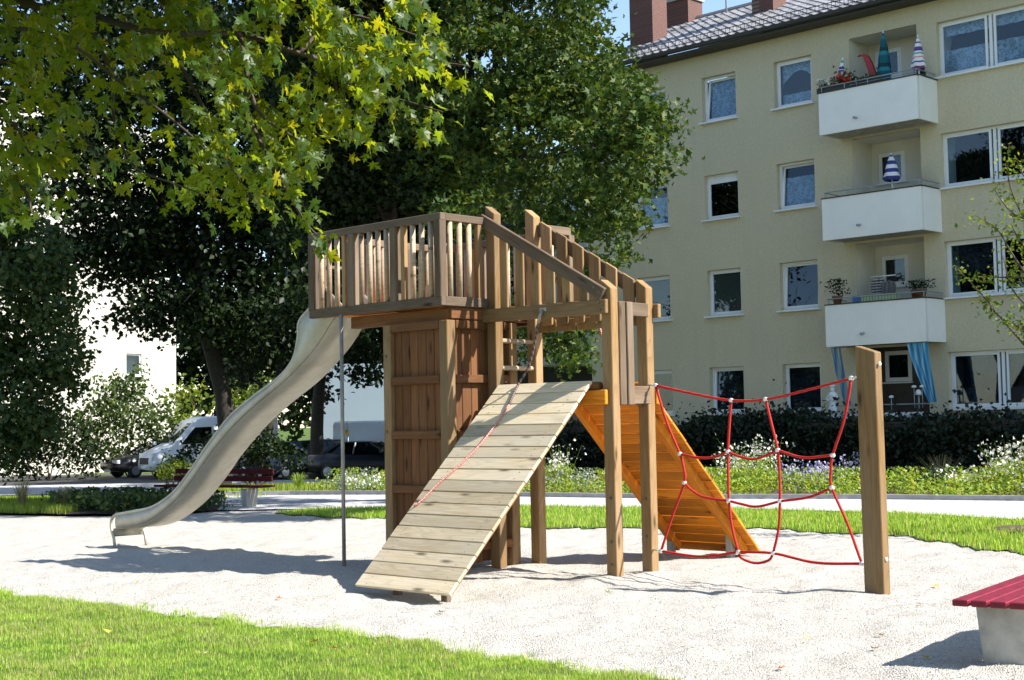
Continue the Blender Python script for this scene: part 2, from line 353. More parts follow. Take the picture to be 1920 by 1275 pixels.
# ---------------------------------------------------------------- noise, leaf clouds
def vnoise(x, y, seed=0):
    xi, yi = np.floor(x).astype(int), np.floor(y).astype(int); fx, fy = x-xi, y-yi
    fx, fy = fx*fx*(3-2*fx), fy*fy*(3-2*fy)
    def h(a, b): n = np.sin(a*127.1+b*311.7+seed*74.7)*43758.5453; return n-np.floor(n)
    return (h(xi, yi)*(1-fx)+h(xi+1, yi)*fx)*(1-fy)+(h(xi, yi+1)*(1-fx)+h(xi+1, yi+1)*fx)*fy
def fbm(x, y, o=4, seed=0):
    t = 0; a = .5
    for i in range(o): t = t+a*vnoise(x*2**i, y*2**i, seed+i); a *= .5
    return t
def rotmats(n, up_bias, nrm=None, spread=1.):
    d = rng.normal(size=(n, 3))*spread; d[:, 2] += up_bias
    if nrm is not None: d += nrm
    d /= np.linalg.norm(d, axis=1)[:, None]+1e-9
    a = rng.normal(size=(n, 3)); x = a-d*np.sum(a*d, 1)[:, None]; x /= np.linalg.norm(x, axis=1)[:, None]+1e-9
    return np.stack([x, np.cross(d, x), d], 2)
def cloud(pos, size, tv, tf, up=.6, nrm=None, rot=None, spread=1.):
    pos = np.asarray(pos, float); n = len(pos); Rm = rotmats(n, up, nrm, spread) if rot is None else rot
    sz = np.broadcast_to(np.asarray(size, float), (n,))
    V_ = pos[:, None, :]+np.einsum('nij,kj->nki', Rm, np.asarray(tv, float))*sz[:, None, None]
    F_ = (np.arange(n)*len(tv))[:, None, None]+np.asarray(tf)[None]
    return V_.reshape(-1, 3), F_.reshape(-1, F_.shape[2])
LEAF_V = [(0, -.5, 0), (.34, -.05, .1), (0, .5, 0), (-.34, -.05, .1)]; LEAF_F = [(0, 1, 2), (0, 2, 3)]
PALM_V = [(0, -.4, 0), (.5, -.16, .08), (.18, .02, .03), (.42, .36, .06), (0, .16, 0), (0, .58, -.06), (-.18, .02, .03), (-.42, .36, .06), (-.5, -.16, .08)]
PALM_F = [(0, 1, 2), (0, 2, 6), (0, 6, 8), (2, 3, 4), (6, 4, 7), (2, 4, 6), (2, 5, 6)]
def stuffmesh(name, parts, mat, parent=None, kind='stuff'):
    vs_, fs, o = [], [], 0
    for v, f in parts: vs_.append(v); fs.append(f+o); o += len(v)
    v = np.concatenate(vs_); Mi = WM[parent.name] if parent is not None else ID
    if parent is not None: v = v-np.array(Mi.translation)   # parents of foliage are never rotated
    ob = me_obj(name, fastmesh(name, v, np.concatenate(fs)), mat, Mi, parent)
    if kind: ob['kind'] = kind
    return ob
# ---------------------------------------------------------------- ground
def hland(x, y):                                     # the land falls a little towards the road
    t = np.clip((y-33+.45*x*(x < 0)*0)/14, 0, 1); t = t*t*(3-2*t); k = np.clip((8-x)/10, 0, 1); return -.45*t*k
def H(x, y): return float(hland(np.array([x]), np.array([y]))[0])
def grid_sheet(name, x0, x1, y0, y1, step, fn, mat, kind='structure', keep=None):
    xs, ys = np.arange(x0, x1+step/2, step), np.arange(y0, y1+step/2, step); X, Y = np.meshgrid(xs, ys)
    Vv = np.stack([X, Y, fn(X, Y)], -1).reshape(-1, 3); n, m = len(xs), len(ys)
    i = np.arange(n-1)[None, :]+n*np.arange(m-1)[:, None]; F_ = np.stack([i, i+1, i+1+n, i+n], -1).reshape(-1, 4)
    if keep is not None:
        c = Vv[F_].mean(1); F_ = F_[keep(c[:, 0], c[:, 1])]
    o = me_obj(name, fastmesh(name, Vv, F_), mat, None, None, True); o['kind'] = kind; return o
def gfar(X, Y): return hland(X, Y)-.06+.04*fbm(X*.2, Y*.2)-.3*((Y < 29) & (Y > 4) & (np.abs(X) < 15))
g = grid_sheet('ground', -140, 140, -40, 260, 2., gfar, M_['lawn'])
far = pmesh('land', [(-1500, -600, -.9), (1500, -600, -.9), (1500, 1800, -.9), (-1500, 1800, -.9)], [(0, 1, 2, 3)], M_['lawn']); far['kind'] = 'structure'
def inpoly(x, y, poly):
    r = np.zeros(np.shape(x), bool); n = len(poly)
    for i in range(n):
        (x1, y1), (x2, y2) = poly[i], poly[(i+1) % n]
        c = ((y1 > y) != (y2 > y)) & (x < (x2-x1)*(y-y1)/((y2-y1)+1e-12)+x1); r ^= c
    return r
LAWN = [(-14, 20.2), (-8.6, 17.6), (-5.26, 14.79), (-3.8, 13.44), (-2.59, 12.38), (-1.35, 11.45), (-.39, 10.54), (.28, 9.79), (.77, 9.18), (1.3, 8.4), (1.7, 7.4), (-14, 7.4)]
STRIP = [(-4.6, 27.3), (-4.0, 26.5), (-2.1, 24.9), (-.1, 22.8), (.7, 22.3), (2.3, 21.7), (4.1, 20.9), (5.3, 19.7), (5.55, 17.9), (5.8, 16.7), (6.6, 15), (12, 14), (12, 18.6), (7.7, 21.8), (6.4, 23.8), (4.5, 25.4), (1.8, 26.9), (.1, 27.9), (-2, 28.2), (-3.8, 28.2)]
PATH = [(12, 18.6), (7.7, 21.8), (6.4, 23.8), (4.5, 25.4), (1.8, 26.9), (.1, 27.9), (-2, 28.2), (-3.8, 28.2), (-5.9, 28.4), (-6.6, 31.5), (-7.5, 34.6), (-5.3, 34.2), (-2.8, 33.2), (.4, 31.1), (3.6, 29.1), (6.6, 28.0), (9.3, 26.4), (14, 23.5)]
BED = [(-7.5, 34.7), (-5.3, 34.3), (-2.8, 33.3), (.4, 31.2), (3.6, 29.2), (6.6, 28.1), (9.3, 26.5), (14, 23.6), (22, 22), (16, 31), (8, 38), (1, 40), (-8, 38)]
LBED = [(-14, 30.4), (-10.2, 28.5), (-8.5, 27.6), (-6.5, 27.2), (-5.9, 28.3), (-6.0, 29.6), (-7.4, 31), (-11, 32.5), (-15, 34)]
def jin(x, y, poly, jag): return inpoly(x+jag*(fbm(x*2.2, y*2.2, 3, 3)-.5)*2, y+jag*(fbm(x*2.2, y*2.2, 3, 8)-.5)*2, poly)
posts_xy = [(W(u, v, 0).x, W(u, v, 0).y) for u, v in ((0, 0), (-.04, .63), (-1.66, .63), (-1.68, 0), (2.75, .48), (-3.42, -.79))]
def hs0(X, Y):
    h = .06*(fbm(X*.9, Y*.9, 4)-.5)+.085*(fbm(X*2.4, Y*2.4, 3, 5)-.45)+.05*(fbm(X*6, Y*6, 2, 9)-.4)-.09*np.clip(vnoise(X*3.6, Y*4.2, 41)-.70, 0, 1)
    for px, py in posts_xy: h = h+.03*np.exp(-((X-px)**2+(Y-py)**2)/.12)
    c = W(-.8, -2.0, 0); h = h-.07*np.exp(-(((X-c.x)**2+(Y-c.y)**2)/.5))
    c = W(-8.7, -.35, 0); h = h-.05*np.exp(-(((X-c.x)**2+(Y-c.y)**2)/.35))
    return h*np.clip((27.5-Y)/2, 0, 1)*.9
def hsand(X, Y):
    h = hs0(X, Y); ins = np.ones(np.shape(X), bool)
    for a, b in ((.16, 0), (-.16, 0), (0, .16), (0, -.16)): ins &= jin(X+a, Y+b, STRIP, .15) | inpoly(X+a, Y+b, PATH) | jin(X+a, Y+b, LBED, .05) | jin(X+a, Y+b, LAWN, .12)
    return np.where(ins, -.18, h)
sand = grid_sheet('sand', -16, 9, 8.0, 29.4, .075, hsand, M_['sand'])
def polysheet(name, poly, z, mat, step=.25, jag=0., kind='structure', zf=None):
    xs, ys = [p[0] for p in poly], [p[1] for p in poly]
    def jit(x, y): return jin(x, y, poly, jag)
    return grid_sheet(name, min(xs), max(xs), min(ys), max(ys), step, zf or (lambda X, Y: z+0*X), mat, kind, jit)
polysheet('lawn', LAWN, .05, M_['lawn'], .06, .12, zf=lambda X, Y: .014+hs0(X, Y))
polysheet('grass_strip', STRIP, .05, M_['lawn'], .07, .15, zf=lambda X, Y: .014+hs0(X, Y))
polysheet('path', PATH, .062, M_['path'], .1, .0, zf=lambda X, Y: .03+hland(X, Y))
polysheet('flower_bed', BED, .07, M_['soil'], .15, .05, zf=lambda X, Y: .075+hland(X, Y)*.2+.05*(fbm(X*2, Y*2)-.5))
polysheet('plant_bed', LBED, .05, M_['soil'], .12, .05, zf=lambda X, Y: .055+.05*(fbm(X*2, Y*2)-.5))
kb = MB()
edge = [(-7.5, 34.65), (-5.3, 34.25), (-2.8, 33.25), (.4, 31.15), (3.6, 29.15), (6.6, 28.05), (9.3, 26.45), (14, 23.55)]
for (x1, y1), (x2, y2) in zip(edge, edge[1:]):
    kb.bar((x1, y1, .075+H(x1, y1)*.6), (x2, y2, .075+H(x2, y2)*.6), .09, .09, side=(0, 0, 1))
kb.build('kerb', M_['kerb'])['kind'] = 'structure'
rd = pmesh('road', [(-70, 54, -.42), (60, 56, -.42), (60, 68, -.42), (-70, 66, -.42)], [(0, 1, 2, 3)], M_['road']); rd['kind'] = 'structure'
pv = pmesh('pavement', [(-40, 44, -.36), (-10, 46, -.36), (-6, 46.4, -.36), (-6, 54.0, -.36), (-40, 52, -.36)], [(0, 1, 2, 3, 4)], M_['path']); pv['kind'] = 'structure'
def sample_poly(poly, n, jag=0.):
    xs, ys = [p[0] for p in poly], [p[1] for p in poly]; out = np.zeros((0, 2))
    while len(out) < n:
        p = np.stack([rng.uniform(min(xs), max(xs), n), rng.uniform(min(ys), max(ys), n)], 1)
        p = p[inpoly(p[:, 0]+jag*(fbm(p[:, 0]*2.2, p[:, 1]*2.2, 3, 3)-.5)*2, p[:, 1]+jag*(fbm(p[:, 0]*2.2, p[:, 1]*2.2, 3, 8)-.5)*2, poly)]; out = np.concatenate([out, p])
    return out[:n]
BL_V = [(-.5, 0, 0), (.5, 0, 0), (.36, .12, .55), (-.36, .12, .55), (0, .42, 1.)]; BL_F = [(0, 1, 2), (0, 2, 3), (3, 2, 4)]
def blades(P, z, h, wd, lean=.5):
    n = len(P); a = rng.uniform(0, 2*math.pi, n); c, s = np.cos(a), np.sin(a); hh = h*rng.uniform(.55, 1.25, n); ln = rng.uniform(0, lean*2, n)
    t = np.array(BL_V); x = t[None, :, 0]*wd; y = t[None, :, 1]*(hh*ln)[:, None]; zz = t[None, :, 2]*hh[:, None]
    V_ = np.stack([P[:, 0][:, None]+x*c[:, None]-y*s[:, None], P[:, 1][:, None]+x*s[:, None]+y*c[:, None], np.broadcast_to(np.asarray(z), (n,))[:, None]+zz], -1)
    F_ = (np.arange(n)*5)[:, None, None]+np.array(BL_F)[None]; return V_.reshape(-1, 3), F_.reshape(-1, 3)
P = sample_poly([(-6.4, 15.9)]+LAWN[2:11]+[(-3.5, 7.4), (-6.4, 12)], 150000, .12); P = P[(P[:, 1] > 8.7)]
patch = fbm(P[:, 0]*1.1, P[:, 1]*1.1, 3, 21)
o = stuffmesh('grass', [blades(P, hs0(P[:, 0], P[:, 1])+.008, .043*(.6+.8*patch), .0036)], M_['grass']); tag(o, 'short sunlit lawn grass filling the near left corner', 'grass')
pd = P[(patch > .50) & (rng.uniform(size=len(P)) < .30)]
o = stuffmesh('dry_grass', [blades(pd+.01, hs0(pd[:, 0], pd[:, 1])+.01, .045, .004, .9)], M_['dry']); tag(o, 'dry yellowed blades scattered through the near lawn', 'grass')
P = sample_poly(STRIP, 60000, .15)
o = stuffmesh('grass', [blades(P, hs0(P[:, 0], P[:, 1])+.008, .085, .011)], M_['grass']); tag(o, 'strip of green grass between the sand and the pale path', 'grass')
EL = [(-8.6, 17.6)]+LAWN[2:11]; eb = []
for (x1, y1), (x2, y2) in zip(EL, EL[1:]):
    m = int(900*math.hypot(x2-x1, y2-y1)); t = rng.uniform(size=m); d = rng.normal(0, .11, m)+.05*(fbm(t*9+x1, t*0+y1, 2)-.3)*4; nx, ny = (y1-y2), (x2-x1); l = math.hypot(nx, ny); eb.append(np.stack([x1+(x2-x1)*t+nx/l*d, y1+(y2-y1)*t+ny/l*d], 1))
eb = np.concatenate(eb); eb = eb[(eb[:, 1] > 8.7) & (fbm(eb[:, 0]*3, eb[:, 1]*3, 2, 4) > .36)]
o = stuffmesh('edge_grass', [blades(eb, hs0(eb[:, 0], eb[:, 1])-.005, .05, .005, .8)], M_['grass']); tag(o, 'ragged grass tufts creeping from the near lawn over the sand edge', 'grass')
# loose chips lying on the sand
n = 120000; yy = 8.6+10.5*rng.uniform(size=n)**1.5; xx = (rng.uniform(-.40, .40, n))*yy
k = ~inpoly(xx, yy, LAWN); xx, yy = xx[k], yy[k]; zz = hsand(xx, yy)+.004
cv, cf = cloud(np.stack([xx, yy, zz], 1), rng.uniform(.005, .014, len(xx)), [(-.5, -.25, 0), (.5, -.22, .05), (.45, .24, 0), (-.5, .22, .08)], [(0, 1, 2, 3)], up=2.6, spread=.9)
o = stuffmesh('wood_chips', [(cv, cf)], M_['chip']); tag(o, 'pale chips lying loose over the play area sand', 'chips')
# ---------------------------------------------------------------- climbing tower
tw = thing('climbing_tower', 'wooden climbing tower with railed deck, two plank ramps and steel slide', 'climbing frame', W(-1.5, .3, 0))
def tb(name, a, b, w_, t, mat='wood', side=None, parent=tw, **k): return beam(name, W(*a), W(*b), w_, t, M_[mat], parent, side, **k)
PW, PD = .138, .118                                   # post: along u, along v
def post(u, v, z0, z1, cut=.1, mat='wood', wu=PW, wv=PD):
    return tb('post', (u, v, z0), (u, v, z1), wu, wv, mat, side=U, slope=lambda y, z: -cut*(y/wu+.5) if cut else 0)
post(.005, 0, -.2, 3.12); post(-.035, .63, -.2, 3.16); post(-1.66, .63, -.2, 4.11); post(-1.68, 0, -.2, 4.09)
# long beams, sloping rails
tb('beam', (-1.77, -.088, 2.84), (.045, -.088, 2.828), .15, .055, side=Z)
tb('beam', (-1.77, .72, 2.82), (.10, .72, 2.81), .15, .055, side=Z)
tb('beam', (-1.60, -.09, 1.885), (.02, -.09, 1.885), .155, .055, 'orange', side=Z)
tb('beam', (-1.60, .72, 1.885), (.05, .72, 1.885), .155, .055, 'orange', side=Z)
rl = Vector((1, 0, -.55)).normalized()
tb('sloping_rail', (-1.79, -.09, 3.935), (.0, -.09, 2.955), .135, .052, 'rail', side=Z)
tb('sloping_rail', (-1.60, .66, 3.88), (-.10, .66, 3.02), .15, .05, 'rail', side=Z)
sl = -.577
for u in (-1.488, -1.241, -1.008, -.787, -.556, -.314):
    zt = 3.93+sl*(u+1.75)+.0
    tb('board', (u, -.035, 2.77), (u, -.035, zt-.02), .118, .028, side=U, slope=lambda y, z: sl*y)
for u in (-1.409, -1.172, -.927, -.687, -.449, -.208):
    zt = 3.945+sl*(u+1.58)
    tb('board', (u, .585, 2.735), (u, .585, zt+.05), .152, .030, side=U, slope=lambda y, z: sl*y)
for i in range(5):
    u = -1.45+.3*i; tb('board', (u, .615, 2.66), (u, .615, 2.80), .28, .02, side=U)
# short side between the two front posts
tb('rail', (.035, .05, 2.815), (.035, .58, 2.81), .145, .05, 'rail', side=Z); tb('rail', (.035, .05, 1.905), (.035, .58, 1.905), .19, .05, 'rail', side=Z)
for v in (.105, .235, ): tb('baluster', (.075, v, 1.80), (.075, v, 2.885), .105, .03, 'rail', side=V)
# middle platform and ladder rungs
for i in range(5): tb('floor_board', (-1.60, .02+.135*i, 1.955), (-.07, .02+.135*i, 1.955), .128, .03, 'plank', side=V)
for z in (2.255, 2.56): tb('rung', (-1.65, .055, z), (-1.65, .575, z), .05, .05, 'dowel')
for o in [x for x in COL.objects if x.name.startswith('rung')]:
    a, b = tube_geo([(-.26, 0, 0), (-.14, 0, 0), (-.13, 0, 0), (0, 0, 0), (.01, 0, 0), (.13, 0, 0), (.14, 0, 0), (.26, 0, 0)], [.027, .029, .024, .029, .024, .028, .024, .028], 10)
    me = bpy.data.meshes.new('rung'); me.from_pydata([tuple(v) for v in a], [], b); me.materials.append(M_['dowel']); o.data = me
# upper deck
DU0, DU1, DV0, DV1 = -3.97, -1.75, -.76, 1.36
nb = 15; wb = (DU1-DU0)/nb
for i in range(nb):
    u = DU0+wb*(i+.5); v1 = DV1-.06; tb('floor_board', (u, DV0+.06, 2.955), (u, v1, 2.955), wb-.008, .035, 'orange', side=U)
tb('joist', (-3.47, -.555, 2.847), (-1.80, -.555, 2.847), .135, .11, 'tower', side=Z); tb('joist', (-3.47, .95, 2.847), (-1.80, .95, 2.847), .135, .11, 'tower', side=Z)
tb('joist', (-1.80, -.60, 2.86), (-1.80, 1.0, 2.86), .13, .09, 'tower', side=Z); tb('joist', (-2.80, -.49, 2.86), (-2.80, .89, 2.86), .13, .09, 'tower', side=Z)
RZ0, RZ1 = 2.98, 3.905
tb('rail', (DU0-.05, DV0, RZ0), (DU1+.05, DV0, RZ0), .105, .08, 'rail', side=Z); tb('handrail', (DU0-.05, DV0, RZ1), (DU1+.05, DV0, RZ1), .085, .08, 'rail', side=Z)
tb('rail', (DU1, DV0+.04, RZ0), (DU1, -.065, RZ0), .105, .08, 'rail', side=Z); tb('handrail', (DU1, DV0+.04, RZ1), (DU1, -.065, RZ1), .085, .08, 'rail', side=Z)
tb('rail', (DU1, .70, RZ0), (DU1, DV1, RZ0), .105, .08, 'rail', side=Z); tb('handrail', (DU1, .70, RZ1), (DU1, DV1, RZ1), .1, .08, 'rail', side=Z)
tb('rail', (DU0, .06, RZ0), (DU0, DV1, RZ0), .105, .08, 'rail', side=Z); tb('handrail', (DU0, .06, RZ1), (DU0, DV1, RZ1), .085, .08, 'rail', side=Z)
tb('rail', (DU0+.04, DV1, RZ0), (DU1-.04, DV1, RZ0), .105, .08, 'rail', side=Z); tb('handrail', (DU0+.04, DV1, RZ1), (DU1-.04, DV1, RZ1), .085, .08, 'rail', side=Z)
BZ0, BZ1 = 3.02, 3.868
def dpost(u, v, top=BZ1): return tb('post', (u, v, BZ0), (u, v, top), .1, .1, 'rail', side=U)
def run(p, q, bays, nd=4):
    for b in range(bays):
        for d in range(nd):
            t = (b+(d+1)/(nd+1))/bays; c = [p[i]+(q[i]-p[i])*t for i in range(2)]
            if (b*nd+d) % 5 == 3: tb('baluster', (*c, BZ0), (*c, BZ1), .062, .062, 'wood', side=U)
            else: tube('baluster', [W(*c, BZ0), W(*c, BZ1)], .031, M_['dowel'], tw, 12)
        if b: t = b/bays; dpost(p[0]+(q[0]-p[0])*t, p[1]+(q[1]-p[1])*t)
for u, v in ((DU0, DV0), (DU1, DV0), (DU1, DV1), (DU0, DV1)): dpost(u, v)
dpost(DU0, .08)
dpost(DU0, -.66+.02, 3.868)
run((DU0, DV0), (DU1, DV0), 3); run((DU1, DV0), (DU1, -.03), 1); run((DU1, .72), (DU1, DV1), 1, 3); run((DU0, DV1), (DU1, DV1), 3); run((DU0, .08), (DU0, DV1), 2)
tb('post', (DU0, DV1, 3.95), (DU0, DV1, 3.99), .14, .14, 'rail', side=U)
# boarded shaft under the deck
TU0, TU1, TV0, TV1 = -2.77, -1.83, -.60, .38
for u, v in ((TU0, TV0), (TU1, TV0), (TU0, TV1), (TU1, TV1)): tb('post', (u, v, -.2), (u, v, 2.78), .13, .13, 'wood', side=U)
zb = (2.735, 2.133, 1.522, .914, .28)
def wall(p, q, nout, nbd):
    d = Vector((q[0]-p[0], q[1]-p[1], 0)); L = d.length; d.normalize(); s_ = U*d.x+V*d.y
    for k in range(nbd):
        t = (k+.5)/nbd; c = (p[0]+(q[0]-p[0])*t, p[1]+(q[1]-p[1])*t); jw = rng.uniform(-.004, .004)
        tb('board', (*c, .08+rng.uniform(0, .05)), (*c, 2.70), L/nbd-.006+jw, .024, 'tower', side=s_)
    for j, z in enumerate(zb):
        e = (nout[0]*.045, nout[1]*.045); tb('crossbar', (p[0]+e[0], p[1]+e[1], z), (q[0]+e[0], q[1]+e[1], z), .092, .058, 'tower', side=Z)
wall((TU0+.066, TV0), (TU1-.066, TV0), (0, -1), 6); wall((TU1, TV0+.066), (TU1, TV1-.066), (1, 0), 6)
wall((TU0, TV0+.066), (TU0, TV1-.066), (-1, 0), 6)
# plank ramps
def ramp(sgn, mat, v_top, v_foot, u0, u1):
    zt, zf = 2.065, .055; n = 18; L = math.hypot(v_foot-v_top, zt-zf); dv, dz = (v_foot-v_top)/L, (zf-zt)/L
    nrm = (V*(-dz if sgn > 0 else dz)*(1 if sgn > 0 else 1))
    nv, nz = (-dz*sgn*1.0, abs(dv)); nv = abs(dz)*(1 if v_foot > v_top else -1)
    Nn = (V*nv+Z*nz).normalized(); D = (V*dv+Z*dz).normalized()
    r = thing_part('ramp', W((u0+u1)/2, v_top, zt))
    for i in range(n):
        c = W(0, v_top, zt)+D*(L/n*(i+.5)); j = rng.uniform(-.004, .004, 2); th = .032
        a = c+U*(u0+j[0]); b = c+U*(u1+j[1]); lift = Nn*(rng.uniform(-.002, .002)-th/2)
        beam('plank', a+lift, b+lift, L/n-.009, th, M_[mat], r, side=D, b=.005)
        if i % 1 == 0 and sgn < 0: SC_screws.append((c, Nn, u0, u1, D, L/n))
    for u in (u0+.16, u1-.16):
        a = W(u, v_top, zt)-Nn*.085+D*.03; b = W(u, v_top, zt)-Nn*.085+D*(L-.10)
        beam('stringer', a, b, .10, .085, M_['orange' if sgn > 0 else 'wood'], r, side=Nn)
    return r
SC_screws = []
def thing_part(name, loc):                            # an Empty that is a part of the tower
    o = bpy.data.objects.new(name, None); o.empty_display_size = .1; return put(o, Matrix.Translation(loc), tw)
r1 = ramp(-1, 'plank', -.125, -2.22, -1.515, -.155); r2 = ramp(1, 'orange', .765, 2.88, -1.45, -.15)
scr = MB()
for c, Nn, u0, u1, D, p in SC_screws:
    for u in (u0+.155, u1-.155):
        for k in (-.28, .28): scr.box(c+U*(u+rng.uniform(-.02, .02))+D*(p*k), U*.004, D*.004, Nn*.0015)
scr.build('screws', M_['bolt'], r1)['kind'] = 'stuff'
tube('log', [W(-1.56, -.05, 2.005), W(-.10, -.05, 2.005)], .045, M_['tower'], r1, 12)
tb('washer', (-.62, -.9, 1.29), (-.62, -.905, 1.297), .03, .03, 'rail') if False else None
for u in (-1.30, -.42):
    tb('foot_bracket', (u, 2.62, -.2), (u, 2.62, .27), .09, .075, 'rail', side=U).data.materials[0] = M_['concrete']
for u in (-1.2, -.5): tb('foot_bracket', (u, -1.93, -.2), (u, -1.93, .20), .09, .06, 'rail', side=U)
# bolts on the front posts
bl = [(-.05, 0, .08), (-.05, 0, .35), (-.045, 0, .72), (-.04, 0, .92)]
for (u, v, z) in [(.012, -.06, .16), (.012, -.06, .39), (.012, -.06, .84), (-.03, .57, .40), (-.03, .57, .80), (-.05, -.117, 2.87), (-.03, -.117, 2.79), (-1.69, -.117, 2.87), (-.1, -.117, 3.03), (-.03, -.117, 2.98), (-1.70, -.117, 3.90), (-2.78, -.667, 2.42), (-2.78, -.667, 1.56)]:
    a, b = lathe_geo([(.0, 0), (.016, 0), (.016, .008), (.009, .013), (.0, .013)], 8)
    pmesh('bolt', a, b, M_['bolt'], frameM(W(u, v, z), U, Z, -V), tw)
# fire pole under the deck edge
tube('pole', [W(-3.42, -.795, -.25), W(-3.42, -.795, 2.935)], .023, M_['steel'], tw, 14)
# steel slide
prof = [(-3.55, 3.03), (-3.80, 2.90), (-4.13, 2.60), (-4.68, 2.245), (-5.35, 1.93), (-5.86, 1.655), (-6.38, 1.30), (-6.80, .955), (-7.26, .64), (-7.86, .375), (-8.37, .27), (-8.74, .247)]
rim = [(-3.98, 3.36), (-4.20, 3.11), (-4.45, 2.93), (-4.48, 2.73), (-4.585, 2.47), (-4.87, 2.26), (-5.40, 2.04), (-5.91, 1.80), (-6.43, 1.425), (-6.83, 1.09), (-7.26, .78), (-7.77, .573), (-8.25, .495), (-8.73, .435)]
def cr(pts, n):                                       # smooth the profile
    P_ = [np.array(p, float) for p in pts]; P_ = [2*P_[0]-P_[1]]+P_+[2*P_[-1]-P_[-2]]; out = []
    m = len(P_)-3
    for i in range(n):
        t = i/(n-1)*m; k = min(int(t), m-1); f = t-k; a, b, c, d = P_[k:k+4]
        out.append(.5*((2*b)+(c-a)*f+(2*a-5*b+4*c-d)*f*f+(3*b-a-3*c+d)*f**3))
    return out
sp = thing_part('slide', W(-3.9, -.35, 2.9)); VA, VB = -.61, -.10; nS = 60
fl, rm = cr(prof, nS), cr(rim, nS)
mb = MB(); mb.add([W(p[0], v, p[1]) for p in fl for v in (VA, VB)], [(2*i, 2*i+1, 2*i+3, 2*i+2) for i in range(nS-1)])
tail = [(-8.74, .247), (-8.80, .235), (-8.835, .20), (-8.845, .15), (-8.835, .115)]
mb.add([W(p[0], v, p[1]) for p in tail for v in (VA, VB)], [(2*i, 2*i+1, 2*i+3, 2*i+2) for i in range(len(tail)-1)])
ch = mb.build('chute', M_['slide'], sp, smooth=True); sm = ch.modifiers.new('thickness', 'SOLIDIFY'); sm.thickness = .012
for v in (VA, VB):
    mb = MB(); pts = []
    for a, b in zip(fl, rm): pts += [W(a[0], v, a[1]), W((a[0]+b[0])/2, v+(-.012 if v == VA else .012), (a[1]+b[1])/2), W(b[0], v, b[1])]
    mb.add(pts, [(3*i+k, 3*i+3+k, 3*i+4+k, 3*i+1+k) for i in range(nS-1) for k in (0, 1)])
    o = mb.build('side_wall', M_['slide'], sp, smooth=True); sm = o.modifiers.new('thickness', 'SOLIDIFY'); sm.thickness = .008
    endp = [(-8.80, .41), (-8.855, .36), (-8.875, .30), (-8.86, .22), (-8.80, .10), (-8.765, -.05)]
    tube('rim', [W(p[0], v, p[1]) for p in rm]+[W(a, v, b) for a, b in endp], .021, M_['slide'], sp, 10)
tb('hood_bar', (-3.92, VA, 3.55), (-3.92, VB, 3.55), .04, .04, 'rail', side=Z)
# ---------------------------------------------------------------- net, lone post, ropes
lp = beam('wooden_post', W(2.757, .478, -.25), W(2.735, .482, 2.30), .205, .118, M_['wood'], None, side=U, slope=lambda y, z: -.07*(y/.205+.5))
tag(lp, 'lone thick wooden post with slanted top holding the red rope net', 'post')
for z in (2.12, .32):
    a, b = lathe_geo([(.0, 0), (.02, 0), (.02, .008), (.011, .014), (.0, .014)], 10); pmesh('bolt', a, b, M_['clamp'], frameM(W(2.858, .47, z), V, Z, U), lp)
K = dict(TL=(.155, 2.005), T1=(1.122, 1.823), T2=(1.537, 1.823), TR=(2.509, 1.999), L1=(.455, 1.281), m11=(1.065, 1.305), m12=(1.662, 1.319), R1=(2.28, 1.271), L2=(.502, .981), m21=(1.061, .808), m22=(1.671, .819), R2=(2.26, .962), BL=(.174, .26), b1=(1.159, .298), b2=(1.574, .306), BR=(2.558, .257))
nt = thing('climbing_net', 'red rope climbing net strung between tower and lone post', 'rope net', W(1.3, .55, 0))
def kp(x): x = K[x] if isinstance(x, str) else x; return W(x[0], .55, x[1])
def rope(pts, n=14):
    P_ = [(K[p] if isinstance(p, str) else p) for p in pts]; return tube('rope', [W(p[0], .55, p[1]) for p in cr(P_, n)], .0135, M_['rope'], nt, 8)
rope(['TL', (.643, 1.904), 'T1', 'T2', (2.04, 1.905), 'TR'], 30)
rope(['L1', (.7, 1.241), (.9, 1.25), 'm11']); rope(['m11', (1.21, 1.255), (1.40, 1.232), 'm12']); rope(['m12', (1.95, 1.248), 'R1'])
rope(['L2', (.60, .905), (.76, .836), 'm21']); rope(['m21', (1.2, .782), (1.4, .759), 'm22']); rope(['m22', (2.0, .866), 'R2'])
rope(['BL', (.68, .228), 'b1']); rope(['b1', 'b2', (2.05, .240), 'BR'], 20); rope(['b1', (1.20, .235), (1.365, .198), (1.52, .235), 'b2'], 18)
rope(['TL', (.29, 1.62), 'L1', (.50, 1.13), 'L2', (.33, .62), 'BL'], 30); rope(['T1', (1.09, 1.56), 'm11', (1.06, 1.05), 'm21', (1.09, .55), 'b1'], 30)
rope(['T2', (1.60, 1.57), 'm12', (1.675, 1.06), 'm22', (1.645, .55), 'b2'], 30); rope(['TR', (2.42, 1.62), 'R1', (2.255, 1.12), 'R2', (2.42, .62), 'BR'], 30)
cl, cf_ = lathe_geo([(.0, -.024), (.018, -.02), (.024, -.006), (.024, .006), (.018, .02), (.0, .024)], 8); cme = bpy.data.meshes.new('clamp'); cme.from_pydata(cl, [], cf_); cme.materials.append(M_['clamp'])
for kname in K: put(bpy.data.objects.new('clamp', cme), frameM(kp(kname), Z, V, U), nt)
for a, b in ((kp('TL'), W(.02, .60, 2.015)), (kp('BL'), W(.02, .60, .265)), (kp('TR'), W(2.66, .50, 2.02)), (kp('BR'), W(2.66, .50, .262))): tube('hook', [a, b], .011, M_['clamp'], nt, 6)
a_ = math.atan2(2.01, 2.095)
def on_ramp(px, py):
    n_ = -V*math.sin(a_)+Z*math.cos(a_); d = ray(px, py); o = Vector((0, 0, CAMH)); p0 = W(0, -.125, 2.08); return o+d*((p0-o).dot(n_)/d.dot(n_))+n_*.008
